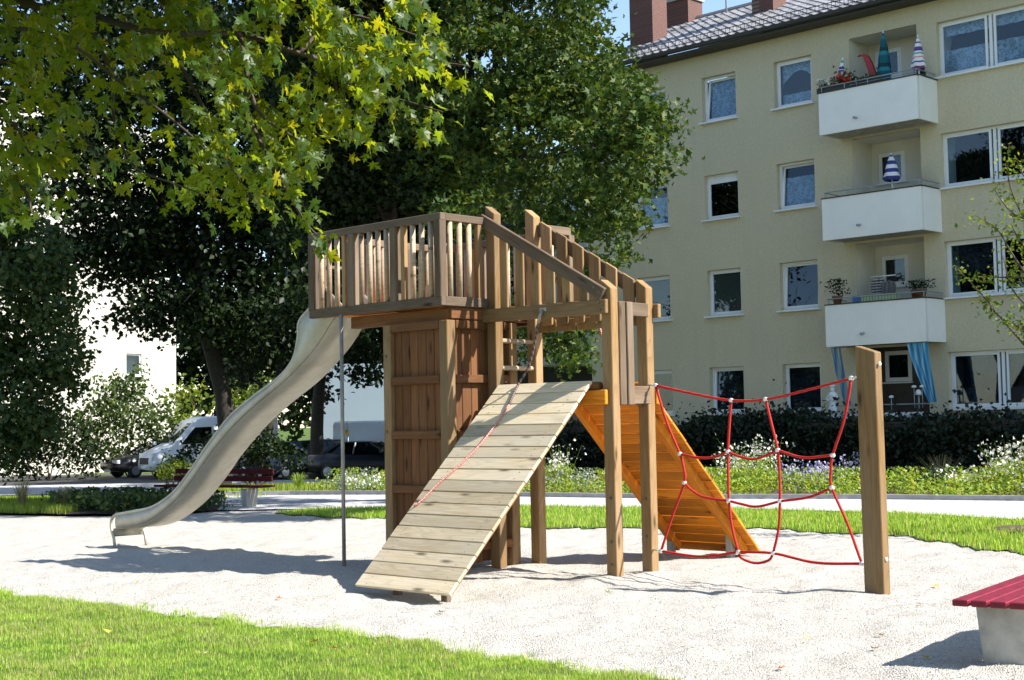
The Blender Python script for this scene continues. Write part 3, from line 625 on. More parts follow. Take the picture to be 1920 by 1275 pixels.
up = [W(-.842, -.15, 2.80), W(-.88, -.16, 2.66), W(-.92, -.16, 2.50), W(-1.04, -.15, 2.227)]
lo = [on_ramp(*p) for p in [(972, 722), (955, 760), (935, 790), (900, 835), (860, 875), (820, 910), (790, 940), (777, 950)]]
cr_ = thing('climbing_rope', 'multicoloured climbing rope hanging from the beam and lying down the front ramp', 'rope', up[0])
tube('rope', [Vector(p) for p in cr(lo[1:], 40)], .0095, M_['rope_mix'], cr_, 8); tube('sleeve', [Vector(p) for p in cr(up+lo[:2], 24)], .013, M_['rope_dark'], cr_, 8)
tube('shackle', [W(-.835, -.12, 2.845), W(-.84, -.15, 2.80), W(-.87, -.16, 2.70)], .016, M_['steel'], cr_, 8); mb = MB(); mb.box(W(-.83, -.118, 2.85), U*.05, V*.003, Z*.02); mb.build('hook_plate', M_['steel'], cr_)
r2_ = thing('climbing_rope', 'second coloured rope hanging behind, over the far ramp', 'rope', W(-.80, .78, 2.75))
tube('rope', [W(-.81, .77, 2.76), W(-.80, .79, 2.65), W(-.76, .80, 2.52), W(-.70, .83, 2.2), W(-.68, 1.0, 1.87), W(-.7, 1.6, 1.31)], .0125, M_['rope_mix'], r2_, 8)
# ---------------------------------------------------------------- apartment building
bld = thing('apartment_building', 'four storey ochre apartment building with white balconies and tiled roof', 'building', FW(3, 0, -3))
S0, S1, ZT = -4.35, 22., 12.22
rows = [(10.20, 11.52), (7.36, 8.65), (4.57, 5.89), (1.77, 3.09)]
small = [(-2.48, -1.25), (.10, 1.28), (2.58, 3.79)]
big = (7.50, 10.25)
LOG = (4.97, 6.95); lzt = [11.70, 8.98, 6.18, 3.40]; lzb = [9.05, 6.25, 3.46, .9]
def facade(name, P, s0, s1, z0, z1, ops, mat, parent, depth=.26):      # P(s, z, off) -> point; real holes with reveals
    ss = sorted({s0, s1, *[a for o in ops for a in o[:2]]}); zs = sorted({z0, z1, *[a for o in ops for a in o[2:4]]}); mb = MB()
    for i in range(len(ss)-1):
        for j in range(len(zs)-1):
            c, d = (ss[i]+ss[i+1])/2, (zs[j]+zs[j+1])/2
            if any(o[0] < c < o[1] and o[2] < d < o[3] for o in ops): continue
            mb.add([P(ss[i], zs[j], 0), P(ss[i+1], zs[j], 0), P(ss[i+1], zs[j+1], 0), P(ss[i], zs[j+1], 0)], [(0, 1, 2, 3)])
    for a, b, c, d, *r in ops:
        dp = r[0] if r else depth
        q = [(a, c), (b, c), (b, d), (a, d)]
        for k in range(4):
            (x1, y1), (x2, y2) = q[k], q[(k+1) % 4]; mb.add([P(x1, y1, 0), P(x1, y1, -dp), P(x2, y2, -dp), P(x2, y2, 0)], [(0, 1, 2, 3)])
    return mb.build(name, M_[mat], parent)
ops = [(a, b, c, d) for (c, d) in rows for (a, b) in small]+[(big[0], big[1], c, d+.1) for c, d in rows]+[(LOG[0], LOG[1], lzb[i], lzt[i], .02) for i in range(4)]
ops += [(12.6, 14.6, c, d) for c, d in rows]+[(16.5, 17.8, c, d) for c, d in rows]
facade('wall', FW, S0, S1, -.4, ZT, ops, 'stucco', bld)
mb = MB()                                             # the other outer walls and the dark rooms behind the windows
for p, q in (((S0, 0), (S0, -11)), ((S0, -11), (S1, -11)), ((S1, -11), (S1, 0))):
    mb.add([FW(p[0], -.4, p[1]), FW(q[0], -.4, q[1]), FW(q[0], ZT, q[1]), FW(p[0], ZT, p[1])], [(0, 1, 2, 3)])
mb.add([FW(S0, -.4, 0), FW(S0, -.4, -11), FW(S0, ZT, -11), FW(S0, ZT, 0)], [(0, 1, 2, 3)]); mb.build('wall', M_['stucco'], bld)
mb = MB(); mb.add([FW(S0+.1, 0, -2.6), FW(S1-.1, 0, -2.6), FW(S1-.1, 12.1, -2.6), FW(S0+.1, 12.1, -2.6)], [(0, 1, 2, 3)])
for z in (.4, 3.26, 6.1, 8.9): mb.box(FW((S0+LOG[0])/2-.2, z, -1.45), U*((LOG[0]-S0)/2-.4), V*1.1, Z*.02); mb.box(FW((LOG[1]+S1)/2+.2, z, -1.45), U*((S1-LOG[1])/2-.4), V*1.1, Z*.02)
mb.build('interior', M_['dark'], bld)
def bars(mb, s0, s1, z0, z1, off, fw, dp):            # a rectangular frame of four bars
    P = lambda s, z: FW(s, z, off)
    mb.box(P((s0+s1)/2, z0+fw/2), U*(s1-s0)/2, V*dp/2, Z*fw/2); mb.box(P((s0+s1)/2, z1-fw/2), U*(s1-s0)/2, V*dp/2, Z*fw/2)
    mb.box(P(s0+fw/2, (z0+z1)/2), U*fw/2, V*dp/2, Z*((z1-z0)/2-fw)); mb.box(P(s1-fw/2, (z0+z1)/2), U*fw/2, V*dp/2, Z*((z1-z0)/2-fw))
def pleat(name, P, s0, s1, z0, z1, off, mat, parent, k=18, amp=.035, edge=None):
    n = max(24, int((s1-s0)*k*4)); mb = MB(); vs_ = []; fs = []
    for i in range(n+1):
        t = i/n; s_ = s0+(s1-s0)*t; o = off+amp*math.sin(t*(s1-s0)*k*1.7+1.3*math.sin(t*9)); zb_ = edge(t) if edge else z0
        vs_ += [P(s_, z1, o*1.0), P(s_, (z1+zb_)/2, o), P(s_, zb_, o+amp*.4*math.sin(i))]
    for i in range(n): fs += [(3*i, 3*i+3, 3*i+4, 3*i+1), (3*i+1, 3*i+4, 3*i+5, 3*i+2)]
    mb.add(vs_, fs); return mb.build(name, M_[mat], parent, None, True)
def window(s0, s1, z0, z1, mull=None, tilt=0., curt=None, off=-.185, sill=True, parent=bld, box=.0):
    mb = MB(); bars(mb, s0+.002, s1-.002, z0+.002, z1-.002, off, .055, .07)
    if mull: mb.box(FW(mull, (z0+z1)/2, off), U*.04, V*.036, Z*((z1-z0)/2-.05))
    if box: mb.box(FW((s0+s1)/2, z1-.055-box/2, off+.004), U*((s1-s0)/2-.056), V*.03, Z*box/2)
    fr = mb.build('window', M_['white'], parent)
    for a, b in (((s0, mull-.035), (mull+.035, s1)) if mull else ((s0, s1),)):
        zt = z1-.05-box; mb = MB(); bars(mb, a+.05, b-.05, z0+.05, zt, off+.02, .06, .05); sash = mb.build('sash', M_['white'], fr)
        mb = MB(); mb.box(FW((a+b)/2, (z0+.05+zt)/2, off+.012), U*((b-a)/2-.105), V*.004, Z*((zt-z0-.05)/2-.055)); pane = mb.build('pane', M_['glass'], fr)
        if tilt and a == s0:                          # sash tilted inwards at the top
            Mt = Matrix.Translation(FW(s0, z0+.06, off)) @ Matrix.Rotation(-tilt, 4, U) @ Matrix.Translation(-FW(s0, z0+.06, off))
            for o in (sash, pane): o.matrix_basis = WM[fr.name].inverted() @ Mt @ WM[o.name]
    if sill:
        mb = MB(); mb.box(FW((s0+s1)/2, z0-.028, -.03), U*((s1-s0)/2+.07), V*.15, Z*.022); mb.build('sill', M_['white'], fr)
    zt = z1-.05-box; co = off-.16
    if curt == 'lace': pleat('curtain', FW, s0+.06, s1-.06, z0+.06, zt, co, 'lace', fr, 9, .03)
    if curt == 'arch': pleat('curtain', FW, s0+.06, s1-.06, z0+.8, zt, co, 'lace', fr, 9, .02, lambda t: z0+.62+.42*math.sin(math.pi*t)**.7); pleat('curtain', FW, s0+.06, s1-.06, z0+.06, z0+.42, co, 'lace', fr, 9, .02)
    if curt == 'pair': pleat('curtain', FW, s0+.06, s1-.06, z0+.06, z0+.72, co, 'lace', fr, 9, .02); pleat('curtain', FW, s0+.06, s1-.06, zt-.28, zt, co, 'lace', fr, 9, .02)
    if curt == 'low': pleat('curtain', FW, s0+.06, s1-.06, z0+.06, zt-.32, co, 'lace', fr, 9, .02)
    if curt == 'valance': pleat('curtain', FW, s0+.06, (mull or s1)-.2, z0+.5, zt, co, 'net', fr, 10, .03, lambda t: z0+.62+.05*math.sin(t*40))
    if curt == 'net': pleat('curtain', FW, s0+.06, s1-.06, z0+.06, zt, co, 'net', fr, 12, .04)
    if curt == 'cafe':
        pleat('curtain', FW, s0+.06, s1-.06, z0+.06, z0+.5, co, 'net', fr, 12, .02)
        pleat('curtain', FW, s0+.5, s1-.5, z0+.7, zt, co, 'net', fr, 6, .02, lambda t: z0+.72+.3*abs(2*((t*2) % 1)-1))
    if curt == 'blind': mb = MB(); mb.box(FW((s0+s1)/2, (z0+zt)/2, off-.03), U*((s1-s0)/2-.1), V*.004, Z*((zt-z0)/2-.08)); mb.build('blind', M_['blind'], fr)
    return fr
spec = {(0, 0): dict(curt='net'), (0, 1): dict(curt='lace', tilt=R(7)), (0, 2): dict(curt='arch'),
        (1, 0): dict(curt='low'), (1, 1): dict(box=.14), (1, 2): dict(curt='low', tilt=R(6)),
        (2, 0): dict(curt='blind'), (2, 1): dict(curt='blind'), (2, 2): dict(tilt=R(4)),
        (3, 0): dict(curt='net'), (3, 1): dict(curt='net', tilt=R(3)), (3, 2): dict(curt='net')}
for i, (c, d) in enumerate(rows):
    for j, (a, b) in enumerate(small): window(a, b, c, d, **spec[(i, j)])
    window(big[0], big[1], c, d+.1, mull=8.88, curt=['pair', None, 'valance', 'cafe'][i])
    window(12.6, 14.6, c, d, mull=13.6, curt='net'); window(16.5, 17.8, c, d, curt='net')
# loggias: side walls, back wall with window, ceiling; then the balcony hung in front of each
LB = -1.0
for i in range(4):
    z0, z1 = lzb[i], lzt[i]; mb = MB()
    wz0, wz1, ws0, ws1 = z0+1.62, z0+2.44, 5.16, 5.95
    P = lambda s, z: FW(s, z, LB)
    mb.add([FW(LOG[0], z0, -.02), FW(LOG[0], z0, LB), FW(LOG[0], z1, LB), FW(LOG[0], z1, -.02)], [(0, 1, 2, 3)])
    mb.add([FW(LOG[1]+.45, z0, -.3), FW(LOG[1]+.45, z0, LB), FW(LOG[1]+.45, z1, LB), FW(LOG[1]+.45, z1, -.3)], [(0, 1, 2, 3)])
    mb.add([FW(LOG[1], z0, -.02), FW(LOG[1], z0, -.3), FW(LOG[1], z1, -.3), FW(LOG[1], z1, -.02)], [(0, 1, 2, 3)]); mb.add([FW(LOG[1], z0, -.3), FW(LOG[1]+.45, z0, -.3), FW(LOG[1]+.45, z1, -.3), FW(LOG[1], z1, -.3)], [(0, 1, 2, 3)])
    for zz in (z0+.01, z1-.01): mb.add([FW(LOG[0], zz, -.02), FW(LOG[1]+.45, zz, -.02), FW(LOG[1]+.45, zz, LB), FW(LOG[0], zz, LB)], [(0, 1, 2, 3)])
    for (a, b, c, d) in ((LOG[0], ws0, z0, z1), (ws1, LOG[1]+.45, z0, z1), (ws0, ws1, z0, wz0), (ws0, ws1, wz1, z1)): mb.add([P(a, c), P(b, c), P(b, d), P(a, d)], [(0, 1, 2, 3)])
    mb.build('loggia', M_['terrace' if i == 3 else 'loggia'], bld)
    window(ws0, ws1, wz0, wz1, off=LB-.04, sill=False, curt=['net', None, None, None][i])
    mb = MB(); mb.box(FW((ws0+ws1)/2, wz0-.03, LB+.05), U*.45, V*.05, Z*.02); mb.build('sill', M_['white'], bld)
for i in range(3):
    zt, zb_ = rows[i][0]-.10+.02, lzb[i]-.03; zt = (10.12, 7.32, 4.52)[i]; zb_ = (9.02, 6.23, 3.44)[i]; a, b, D_ = 4.62, 7.46, 1.0
    mb = MB(); mb.box(FW((a+b)/2, zb_+.09, D_/2-.04), U*((b-a)/2-.09), V*(D_/2-.09), Z*.07); bal = mb.build('balcony', M_['concrete'], bld)
    mb = MB(); mb.box(FW((a+b)/2-.02, (zt+zb_)/2, D_-.03), U*((b-a)/2-.002), V*.03, Z*(zt-zb_)/2); mb.build('parapet_panel', M_['parapet'], bal)
    for s_, k in ((b-.015, 1), (a+.01, -1)): mb = MB(); mb.box(FW(s_, (zt+zb_)/2, D_/2-.04), U*.03, V*(D_/2-.05), Z*(zt-zb_)/2); mb.build('parapet_panel', M_['parapet'], bal)
    mb = MB(); mb.box(FW((a+b)/2-.01, zt+.016, D_-.04), U*((b-a)/2+.02), V*.06, Z*.014); mb.box(FW(b-.012, zt+.016, D_/2-.06), U*.05, V*(D_/2-.05), Z*.014); mb.box(FW(a+.012, zt+.016, D_/2-.06), U*.05, V*(D_/2-.05), Z*.014); mb.build('coping', M_['gutter'], bal)
    mb = MB(); h = .17
    mb.tube([FW(a+.03, zt+h, 0.02), FW(a+.03, zt+h, D_-.05), FW(b-.03, zt+h, D_-.05), FW(b-.03, zt+h, .02)], .018, 6)
    for k in range(5): s_ = a+.06+(b-a-.12)*k/4; mb.tube([FW(s_, zt+.02, D_-.05), FW(s_, zt+h, D_-.05)], .014, 5)
    if i == 0: mb.tube([FW(a+.9, zt+.09, D_-.05), FW(b-.03, zt+.09, D_-.05)], .01, 5)
    mb.build('railing', M_['rail_metal'], bal)
    tube('drain_spout', [FW(a+.62*1.75, zb_+.30, D_-.05), FW(a+.62*1.75+.02, zb_+.28, D_+.16)], .035, M_['rail_metal'], bal, 8)
# ground floor terrace parapet
mb = MB(); mb.box(FW(6.05, .85, .97), U*1.43, V*.03, Z*.85); mb.build('parapet_panel', M_['parapet'], bld); mb = MB(); mb.tube([FW(4.7, 1.90, .97), FW(7.45, 1.90, .97)], .016, 6); mb.build('railing', M_['rail_metal'], bld)
# roof: eaves board, gutter, tiles, snow guard
EZ, EO, RO, RZ = 12.36, .55, -5.2, 15.05
def RP(s, t, up=0.): return FW(s, EZ+(RZ-EZ)*t+up*.88, EO+(RO-EO)*t)+(-V*0)
mb = MB(); mb.add([RP(S0-.3, 0, -.05), RP(S1+.3, 0, -.05), RP(S1+.3, 1, -.05), RP(S0-.3, 1, -.05)], [(0, 1, 2, 3)]); mb.add([RP(S0-.3, 1, -.05), RP(S1+.3, 1, -.05), FW(S1+.3, EZ, RO*2-EO), FW(S0-.3, EZ, RO*2-EO)], [(0, 1, 2, 3)]); mb.build('roof', M_['tile'], bld)
mb = MB(); mb.box(FW((S0+S1)/2, 12.22, EO/2-.01), U*((S1-S0)/2+.3), V*(EO/2+.02), Z*.03); mb.build('soffit', M_['gutter'], bld)
gp = [(EO+.0, .0), (EO+.02, -.07), (EO+.08, -.12), (EO+.15, -.09), (EO+.17, .0)]; mb = MB()
mb.add([FW(s_, 12.36+dz, o) for s_ in (S0-.35, S1+.3) for o, dz in gp], [(k, k+1, 6+k, 5+k) for k in range(4)]); mb.build('gutter', M_['gutter'], bld)
L_ = math.hypot(RZ-EZ, EO-RO); tw_, tl_ = .30, .36
def tilegeo():
    pr = [(-.5, .0), (-.36, .035), (-.2, .05), (-.05, .03), (.08, .0), (.3, -.012), (.5, .004)]; vs_ = []
    for y, dz in ((0, .035), (1.12, .0)):
        for x, z in pr: vs_.append((x*tw_, y*tl_, z+dz))
    m = len(pr); vs_ += [(x*tw_, 0, z-.0) for x, z in pr]
    return vs_, [(k, k+1, m+k+1, m+k) for k in range(m-1)]+[(2*m+k, 2*m+k+1, k+1, k) for k in range(m-1)]
tv, tf = tilegeo(); tme = bpy.data.meshes.new('tile'); tme.from_pydata(tv, [], tf); tme.materials.append(M_['tile'])
ty = (RP(0, 1)-RP(0, 0)).normalized(); tz = U.cross(ty); rest = MB(); nr = int(L_/tl_); cnt = 0
for r in range(nr):
    for k in range(44 if r < 9 else 44):
        s_ = S0-.25+tw_*(k+.5); p = RP(s_, r*tl_/L_)+tz*(.01+rng.uniform(-.006, .006)); M = frameM(p, U, ty, tz)
        if r < 6 and cnt < 290: put(bpy.data.objects.new('tile', tme), M, bld); cnt += 1
        else: rest.add([M @ Vector(v) for v in tv], tf)
o = rest.build('tiles', M_['tile'], bld); o['kind'] = 'stuff'
mb = MB()
for zz in (.10, .26): mb.tube([RP(S0-.2, .05, zz), RP(10, .05, zz)], .012, 4)
for k in range(110): s_ = S0-.1+.128*k; mb.tube([RP(s_, .05, .06), RP(s_, .05, .28)], .009, 4, False)
mb.build('snow_guard', M_['gutter'], bld)
rp = MB(); rp.tube([RP(S0-.3, 1, .02), RP(S1+.3, 1, .02)], .13, 8); rp.build('ridge', M_['tile'], bld)
for s0, s1, o0, o1, z0, z1 in ((-4.15, -3.22, -2.0, -2.75, 13.1, 17.5), (-4.75, -3.82, -4.7, -5.5, 14.3, 15.72), (.22, .98, -2.5, -3.2, 13.4, 17.2), (9.5, 10.4, -3.5, -4.2, 13.6, 16.9)):
    c = FW((s0+s1)/2, 0, (o0+o1)/2); mb = MB(); mb.box(c+Z*(z0+z1)/2, U*(s1-s0)/2, V*(o0-o1)/2, Z*(z1-z0)/2); chm = mb.build('chimney', M_['brick'], bld)
    mb = MB(); mb.box(c+Z*(z1+.05), U*((s1-s0)/2+.06), V*((o0-o1)/2+.06), Z*.05); mb.build('chimney_cap', M_['concrete'], chm)
mm = FW(-2.2, 0, -4.6); tube('mast', [mm+Z*13.9, mm+Z*17.2], .03, M_['rail_metal'], bld, 6)
dv, df = lathe_geo([(.0, 0), (.2, .02), (.36, .075), (.45, .13)], 18); pmesh('satellite_dish', dv, df[:-1], M_['white'], frameM(mm+Z*15.95+U*.5, U.cross(V+Z*.3).normalized(), (V+Z*.3).normalized().cross(U.cross(V+Z*.3).normalized()), (-V*.9-Z*.2+U*.5).normalized()), bld, True)
mb = MB(); mb.tube([mm+Z*15.5, mm+Z*15.9+U*.5], .02, 5); mb.tube([mm+Z*15.6+U*.2, mm+Z*16.15+U*.75-V*.5], .012, 5); mb.build('dish_arm', M_['rail_metal'], bld)
# ---------------------------------------------------------------- pale buildings further back
def block(name, label, c, rot, L, D_, h, wins, mat, base=0.):
    t = thing(name, label, 'building', c); ux = Vector((math.cos(rot), math.sin(rot), 0)); nx = Vector((math.sin(rot), -math.cos(rot), 0)); c = Vector(c)
    P = lambda s, z, o: c+ux*s+nx*o+Z*z
    facade('wall', P, -L/2, L/2, base, h, wins, mat, t, .18)
    mb = MB()
    for p, q in (((-L/2, 0), (-L/2, -D_)), ((-L/2, -D_), (L/2, -D_)), ((L/2, -D_), (L/2, 0))): mb.add([P(p[0], base, p[1]), P(q[0], base, q[1]), P(q[0], h, q[1]), P(p[0], h, p[1])], [(0, 1, 2, 3)])
    mb.add([P(-L/2, h, 0), P(L/2, h, 0), P(L/2, h, -D_), P(-L/2, h, -D_)], [(0, 1, 2, 3)]); mb.build('wall', M_[mat], t)
    for a, b, z0, z1 in wins:
        mb = MB(); o = -.12
        for x0, x1, y0, y1 in ((a, b, z0, z0+.08), (a, b, z1-.08, z1), (a, a+.08, z0+.08, z1-.08), (b-.08, b, z0+.08, z1-.08)): mb.box(P((x0+x1)/2, (y0+y1)/2, o), ux*(x1-x0)/2, nx*.04, Z*(y1-y0)/2)
        f = mb.build('window', M_['white'], t); mb = MB(); mb.box(P((a+b)/2, (z0+z1)/2, o), ux*(b-a-.16)/2, nx*.01, Z*(z1-z0-.16)/2); mb.build('pane', M_['glass'], f)
        mb = MB(); mb.box(P((a+b)/2, z0-.03, .05), ux*((b-a)/2+.08), nx*.22, Z*.03); mb.build('sill', M_['white'], f)
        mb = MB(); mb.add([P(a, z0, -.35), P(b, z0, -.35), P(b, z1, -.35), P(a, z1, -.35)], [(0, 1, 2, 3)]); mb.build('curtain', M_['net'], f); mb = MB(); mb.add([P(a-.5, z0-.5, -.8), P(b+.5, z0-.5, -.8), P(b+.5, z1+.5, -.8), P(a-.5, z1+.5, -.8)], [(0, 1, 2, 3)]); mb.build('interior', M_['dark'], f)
    return t
YB = 78.
pr = at(331, 880, YB); pl = at(-260, 880, YB-20)
cx, cy = (pr.x+pl.x)/2, (pr.y+pl.y)/2; Lw = (pr-pl).length; rt = math.atan2(pr.y-pl.y, pr.x-pl.x)
def sx(px): k = (px-(-260))/(331+260); return -Lw/2+Lw*k
zz = lambda py: at(230, py, YB-3.2).z
wl = [(sx(212), sx(247), zz(y1), zz(y0)) for y0, y1 in ((664, 705), (455, 502), (250, 296))]+[(sx(40), sx(76), zz(y1), zz(y0)) for y0, y1 in ((664, 705), (455, 502), (250, 296))]
block('apartment_building', 'sunlit white apartment building behind the trees, left of the parked van', (cx, cy, 0), rt, Lw, 12, 17.5, wl, 'whitewall', -.6)
pr, pl = at(1146, 700, 56), at(845, 700, 58); cx, cy = (pr.x+pl.x)/2, (pr.y+pl.y)/2; Lw = (pr-pl).length
block('apartment_building', 'pale shaded building end seen through the big tree beside the ochre block', (cx, cy, 0), math.atan2(pr.y-pl.y, pr.x-pl.x), Lw, 10, 12.2, [], 'greywall', 3.85)
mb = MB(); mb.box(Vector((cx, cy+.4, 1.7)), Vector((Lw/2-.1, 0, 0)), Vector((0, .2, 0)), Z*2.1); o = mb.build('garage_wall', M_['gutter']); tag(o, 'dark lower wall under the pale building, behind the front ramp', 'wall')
pr, pl = at(790, 800, 84), at(590, 800, 84); mb = MB(); mb.box(Vector(((pr.x+pl.x)/2, 86, 2.)), Vector(((pr.x-pl.x)/2, 0, 0)), Vector((0, 2, 0)), Z*3.2); o = mb.build('garden_wall', stucco('wall_shade_tint', (.30, .36, .42), .1)); tag(o, 'pale wall with blue shade in its colour, beyond the parked sedan and white trailer', 'wall')  # tree shade put into the wall colour as a darker blue tone
# ---------------------------------------------------------------- things on the balconies
def closed_parasol(s, off, z0, z1, rmax, cols, label, lean=0., ripple=.25):
    c = FW(s, z0, off); t = thing('parasol', label, 'parasol', c, 'closed parasols on the balconies'); h = z1-z0
    tube('pole', [c-Z*.9, c+Z*h*1.02+U*lean], .02, M_['white'], t, 6)
    mt = N('parasol_cloth'); zc = mt.n('ShaderNodeSeparateXYZ', {0: mt.n('ShaderNodeTexCoord').outputs['Object']}).outputs[2]
    mt.set(col=mt.ramp(mt.math('FRACT', mt.math('MULTIPLY', zc, 1.0/h*cols[0])), [(p, q) for p, q in cols[1]], 'CONSTANT'), rough=.85, spec=.1)
    n, mV, mF = 20, [], []
    pf = [(1.0, .015), (.9, .22), (.7, .5), (.45, .72), (.25, .8), (.12, 1.), (.0, .78)]
    for fz, fr in pf:
        for k in range(n): a = 2*math.pi*k/n; r = rmax*fr*(1+ripple*math.sin(5*a+fz*4)*(1-fz)); mV.append(Vector((r*math.cos(a)+lean*fz*U.x, r*math.sin(a)+lean*fz*U.y, h*fz)))
    for i in range(len(pf)-1):
        for k in range(n): mF.append((i*n+k, i*n+(k+1) % n, (i+1)*n+(k+1) % n, (i+1)*n+k))
    pmesh('canopy', mV, mF, mt.m, Matrix.Translation(c), t, True)
wh, nv, tl_c, pk = (.75, .75, .74), (.06, .07, .28), (.05, .35, .3), (.7, .25, .22)
closed_parasol(5.05, .72, 10.22, 11.02, .13, (1.6, [(0, nv), (.14, wh), (.35, tl_c), (.48, wh), (.64, pk), (.7, wh), (.86, nv), (.95, wh)]), 'small striped closed parasol leaning among flowers at the left of the top balcony', .15)
closed_parasol(6.33, .60, 10.25, 11.52, .19, (3., [(0, (.015, .10, .13)), (.5, (.03, .19, .24)), (.75, (.012, .05, .06))]), 'teal green checked closed parasol in the middle of the top balcony')
closed_parasol(7.36, .72, 10.32, 11.18, .17, (1.7, [(0, (.2, .06, .2)), (.12, wh), (.3, nv), (.38, wh), (.55, pk), (.62, wh), (.74, tl_c), (.82, wh), (.9, nv)]), 'white striped closed parasol at the right corner of the top balcony')
closed_parasol(6.44, .60, 7.62, 8.32, .22, (3.4, [(0, (.05, .06, .2)), (.5, (.72, .73, .76))]), 'blue and white striped closed parasol on the middle balcony', 0, .12)
rd_ = MB(); pts = [(5.55, 11.05, .03), (5.66, 11.06, .05), (5.76, 10.98, .07), (5.83, 10.82, .085), (5.90, 10.6, .095), (6.0, 10.25, .10)]
for (s0, z0, w0), (s1, z1, w1) in zip(pts, pts[1:]):
    for o in (.45, .53): rd_.add([FW(s0-w0, z0-.02, o), FW(s0+w0, z0+.02, o), FW(s1+w1, z1, o), FW(s1-w1, z1, o)], [(0, 1, 2, 3)])
    rd_.add([FW(s0-w0, z0-.02, .45), FW(s0-w0, z0-.02, .53), FW(s1-w1, z1, .53), FW(s1-w1, z1, .45)], [(0, 1, 2, 3)]); rd_.add([FW(s0+w0, z0+.02, .45), FW(s0+w0, z0+.02, .53), FW(s1+w1, z1, .53), FW(s1+w1, z1, .45)], [(0, 1, 2, 3)])
o = rd_.build('hanging_chair_stand', paint('stand_red', (.34, .012, .016), .5)); tag(o, 'curved red stand rising behind the flowers of the top balcony', 'stand')
def flowerbox(s, zb_, w_, label, petal, n, off=.84, hh=.22, pot='gutter', leaf='leaf_shrub', ptn=60):
    c = FW(s, zb_, off); t = thing('planter', label, 'planter', c, 'planters on the balconies'); mb = MB()
    for x0, x1, y, z0, z1 in ((-1, 1, 1, 0, .14),): mb.box(c+Z*.07, U*w_/2, V*.075, Z*.07)
    mb.build('box', M_[pot], t)
    p = np.array(c)+np.outer(rng.uniform(-w_/2, w_/2, n), np.array(U))+np.outer(rng.normal(0, .07, n), np.array(V)); p[:, 2] += .14+np.abs(rng.normal(0, hh*.5, n))
    stuffmesh('foliage', [cloud(p, rng.uniform(.05, .09, n), LEAF_V, LEAF_F)], M_[leaf], t)
    if petal:
        q = p[:ptn]+np.array([0, 0, .03]); stuffmesh('blossom', [cloud(q+np.array(-V)*.05, .11, PALM_V, PALM_F, .3)], M_[petal], t)
flowerbox(4.75, 10.15, .5, 'white petunias in a box at the left end of the top balcony', 'petal', 160, ptn=90)
flowerbox(5.30, 10.15, .6, 'red geraniums in a box on the top balcony railing', 'redpetal', 260, hh=.32, ptn=45)
flowerbox(6.05, 10.14, .7, 'low green plants in a box under the teal parasol', None, 180, hh=.12)
flowerbox(7.28, 10.12, .22, 'purple flowers in a box at the right corner of the top balcony', 'lilac', 110, .5, hh=.15, ptn=25)
def potplant(s, z, off, r, h, n, label, leaf='leaf_shrub', sp=.14):
    c = FW(s, z, off); t = thing('potted_plant', label, 'potted plant', c, 'potted plants on the lower balcony'); a, b = lathe_geo([(r*.7, 0), (r, .2), (r*1.08, .2), (r*1.08, .24), (r*.9, .24)], 12); pmesh('pot', a, b, M_['pot'], Matrix.Translation(c), t, True)
    p = np.array(c)+rng.normal(0, sp, (n, 3))*[1, 1, 0]; p[:, 2] += .26+rng.uniform(0, h, n); stuffmesh('foliage', [cloud(p, .07, LEAF_V, LEAF_F)], M_[leaf], t)
potplant(4.86, 4.53, .8, .13, .42, 240, 'bushy pot plant at the left end of the lower balcony', 'leaf_dark'); potplant(7.22, 4.53, .75, .14, .22, 160, 'low wide pot plant at the right corner of the lower balcony', 'leaf_dark', .18); potplant(7.02, 4.53, .7, .09, .2, 60, 'small pot plant between the towels and the wide pot', 'leaf_dark', .07)
tow = N('towel'); xx_ = tow.n('ShaderNodeTexWave', {'Vector': tow.coord(rand=False), 'Scale': 5., 'Distortion': 1.}).outputs['Fac']; tow.set(col=tow.ramp(xx_, [(0, (.12, .28, .24)), (.5, (.3, .42, .34)), (.8, (.42, .44, .2))]), rough=.9)
mb = MB(); mb.box(FW(6.05, 4.63, .86), U*.58, V*.05, Z*.09); o = mb.build('towel', tow.m); tag(o, 'green striped towel folded over the lower balcony railing', 'towel')
pleat('towel', FW, 5.38, 5.62, 4.56, 4.72, .93, 'carpet' if 'carpet' in M_ else 'blind', None, 20, .02); o = COL.objects[-1]; o.data.materials.clear(); o.data.materials.append(paint('towel_blue', (.05, .14, .35), .9)); tag(o, 'blue cloth hung at the left of the striped towel', 'towel')
def shirt(s, z, off, label, mat, w_=.42, h=.75):
    t = thing('shirt', label, 'shirt', FW(s, z, off), 'shirts drying on the lower balcony'); vs_, fs = [], []
    prof_ = [(0, .10), (.05, .42), (.12, .5), (.45, .46), (.8, .5), (1, .54)]; n = 12
    for f, k in prof_:
        for i in range(n+1): x = (i/n-.5)*2; vs_.append(FW(s+x*w_*k, z-f*h, off+.03*math.sin(i*1.7+f*3)))
    for r_ in range(len(prof_)-1):
        for i in range(n): a = r_*(n+1)+i; fs.append((a, a+1, a+n+2, a+n+1))
    mb = MB(); mb.add(vs_, fs); o = mb.build('cloth', mat, t, None, True); sm = o.modifiers.new('thickness', 'SOLIDIFY'); sm.thickness = .03
    tube('hanger', [FW(s-.2, z-.05, off), FW(s, z+.02, off), FW(s+.2, z-.05, off)], .01, M_['rail_metal'], t, 5)
sst = N('striped_shirt'); zz_ = sst.n('ShaderNodeSeparateXYZ', {0: sst.n('ShaderNodeTexCoord').outputs['Object']}).outputs[2]; sst.set(col=sst.ramp(sst.math('FRACT', sst.math('MULTIPLY', zz_, 14.)), [(0, (.05, .05, .06)), (.5, (.45, .44, .4))], 'CONSTANT'), rough=.9)
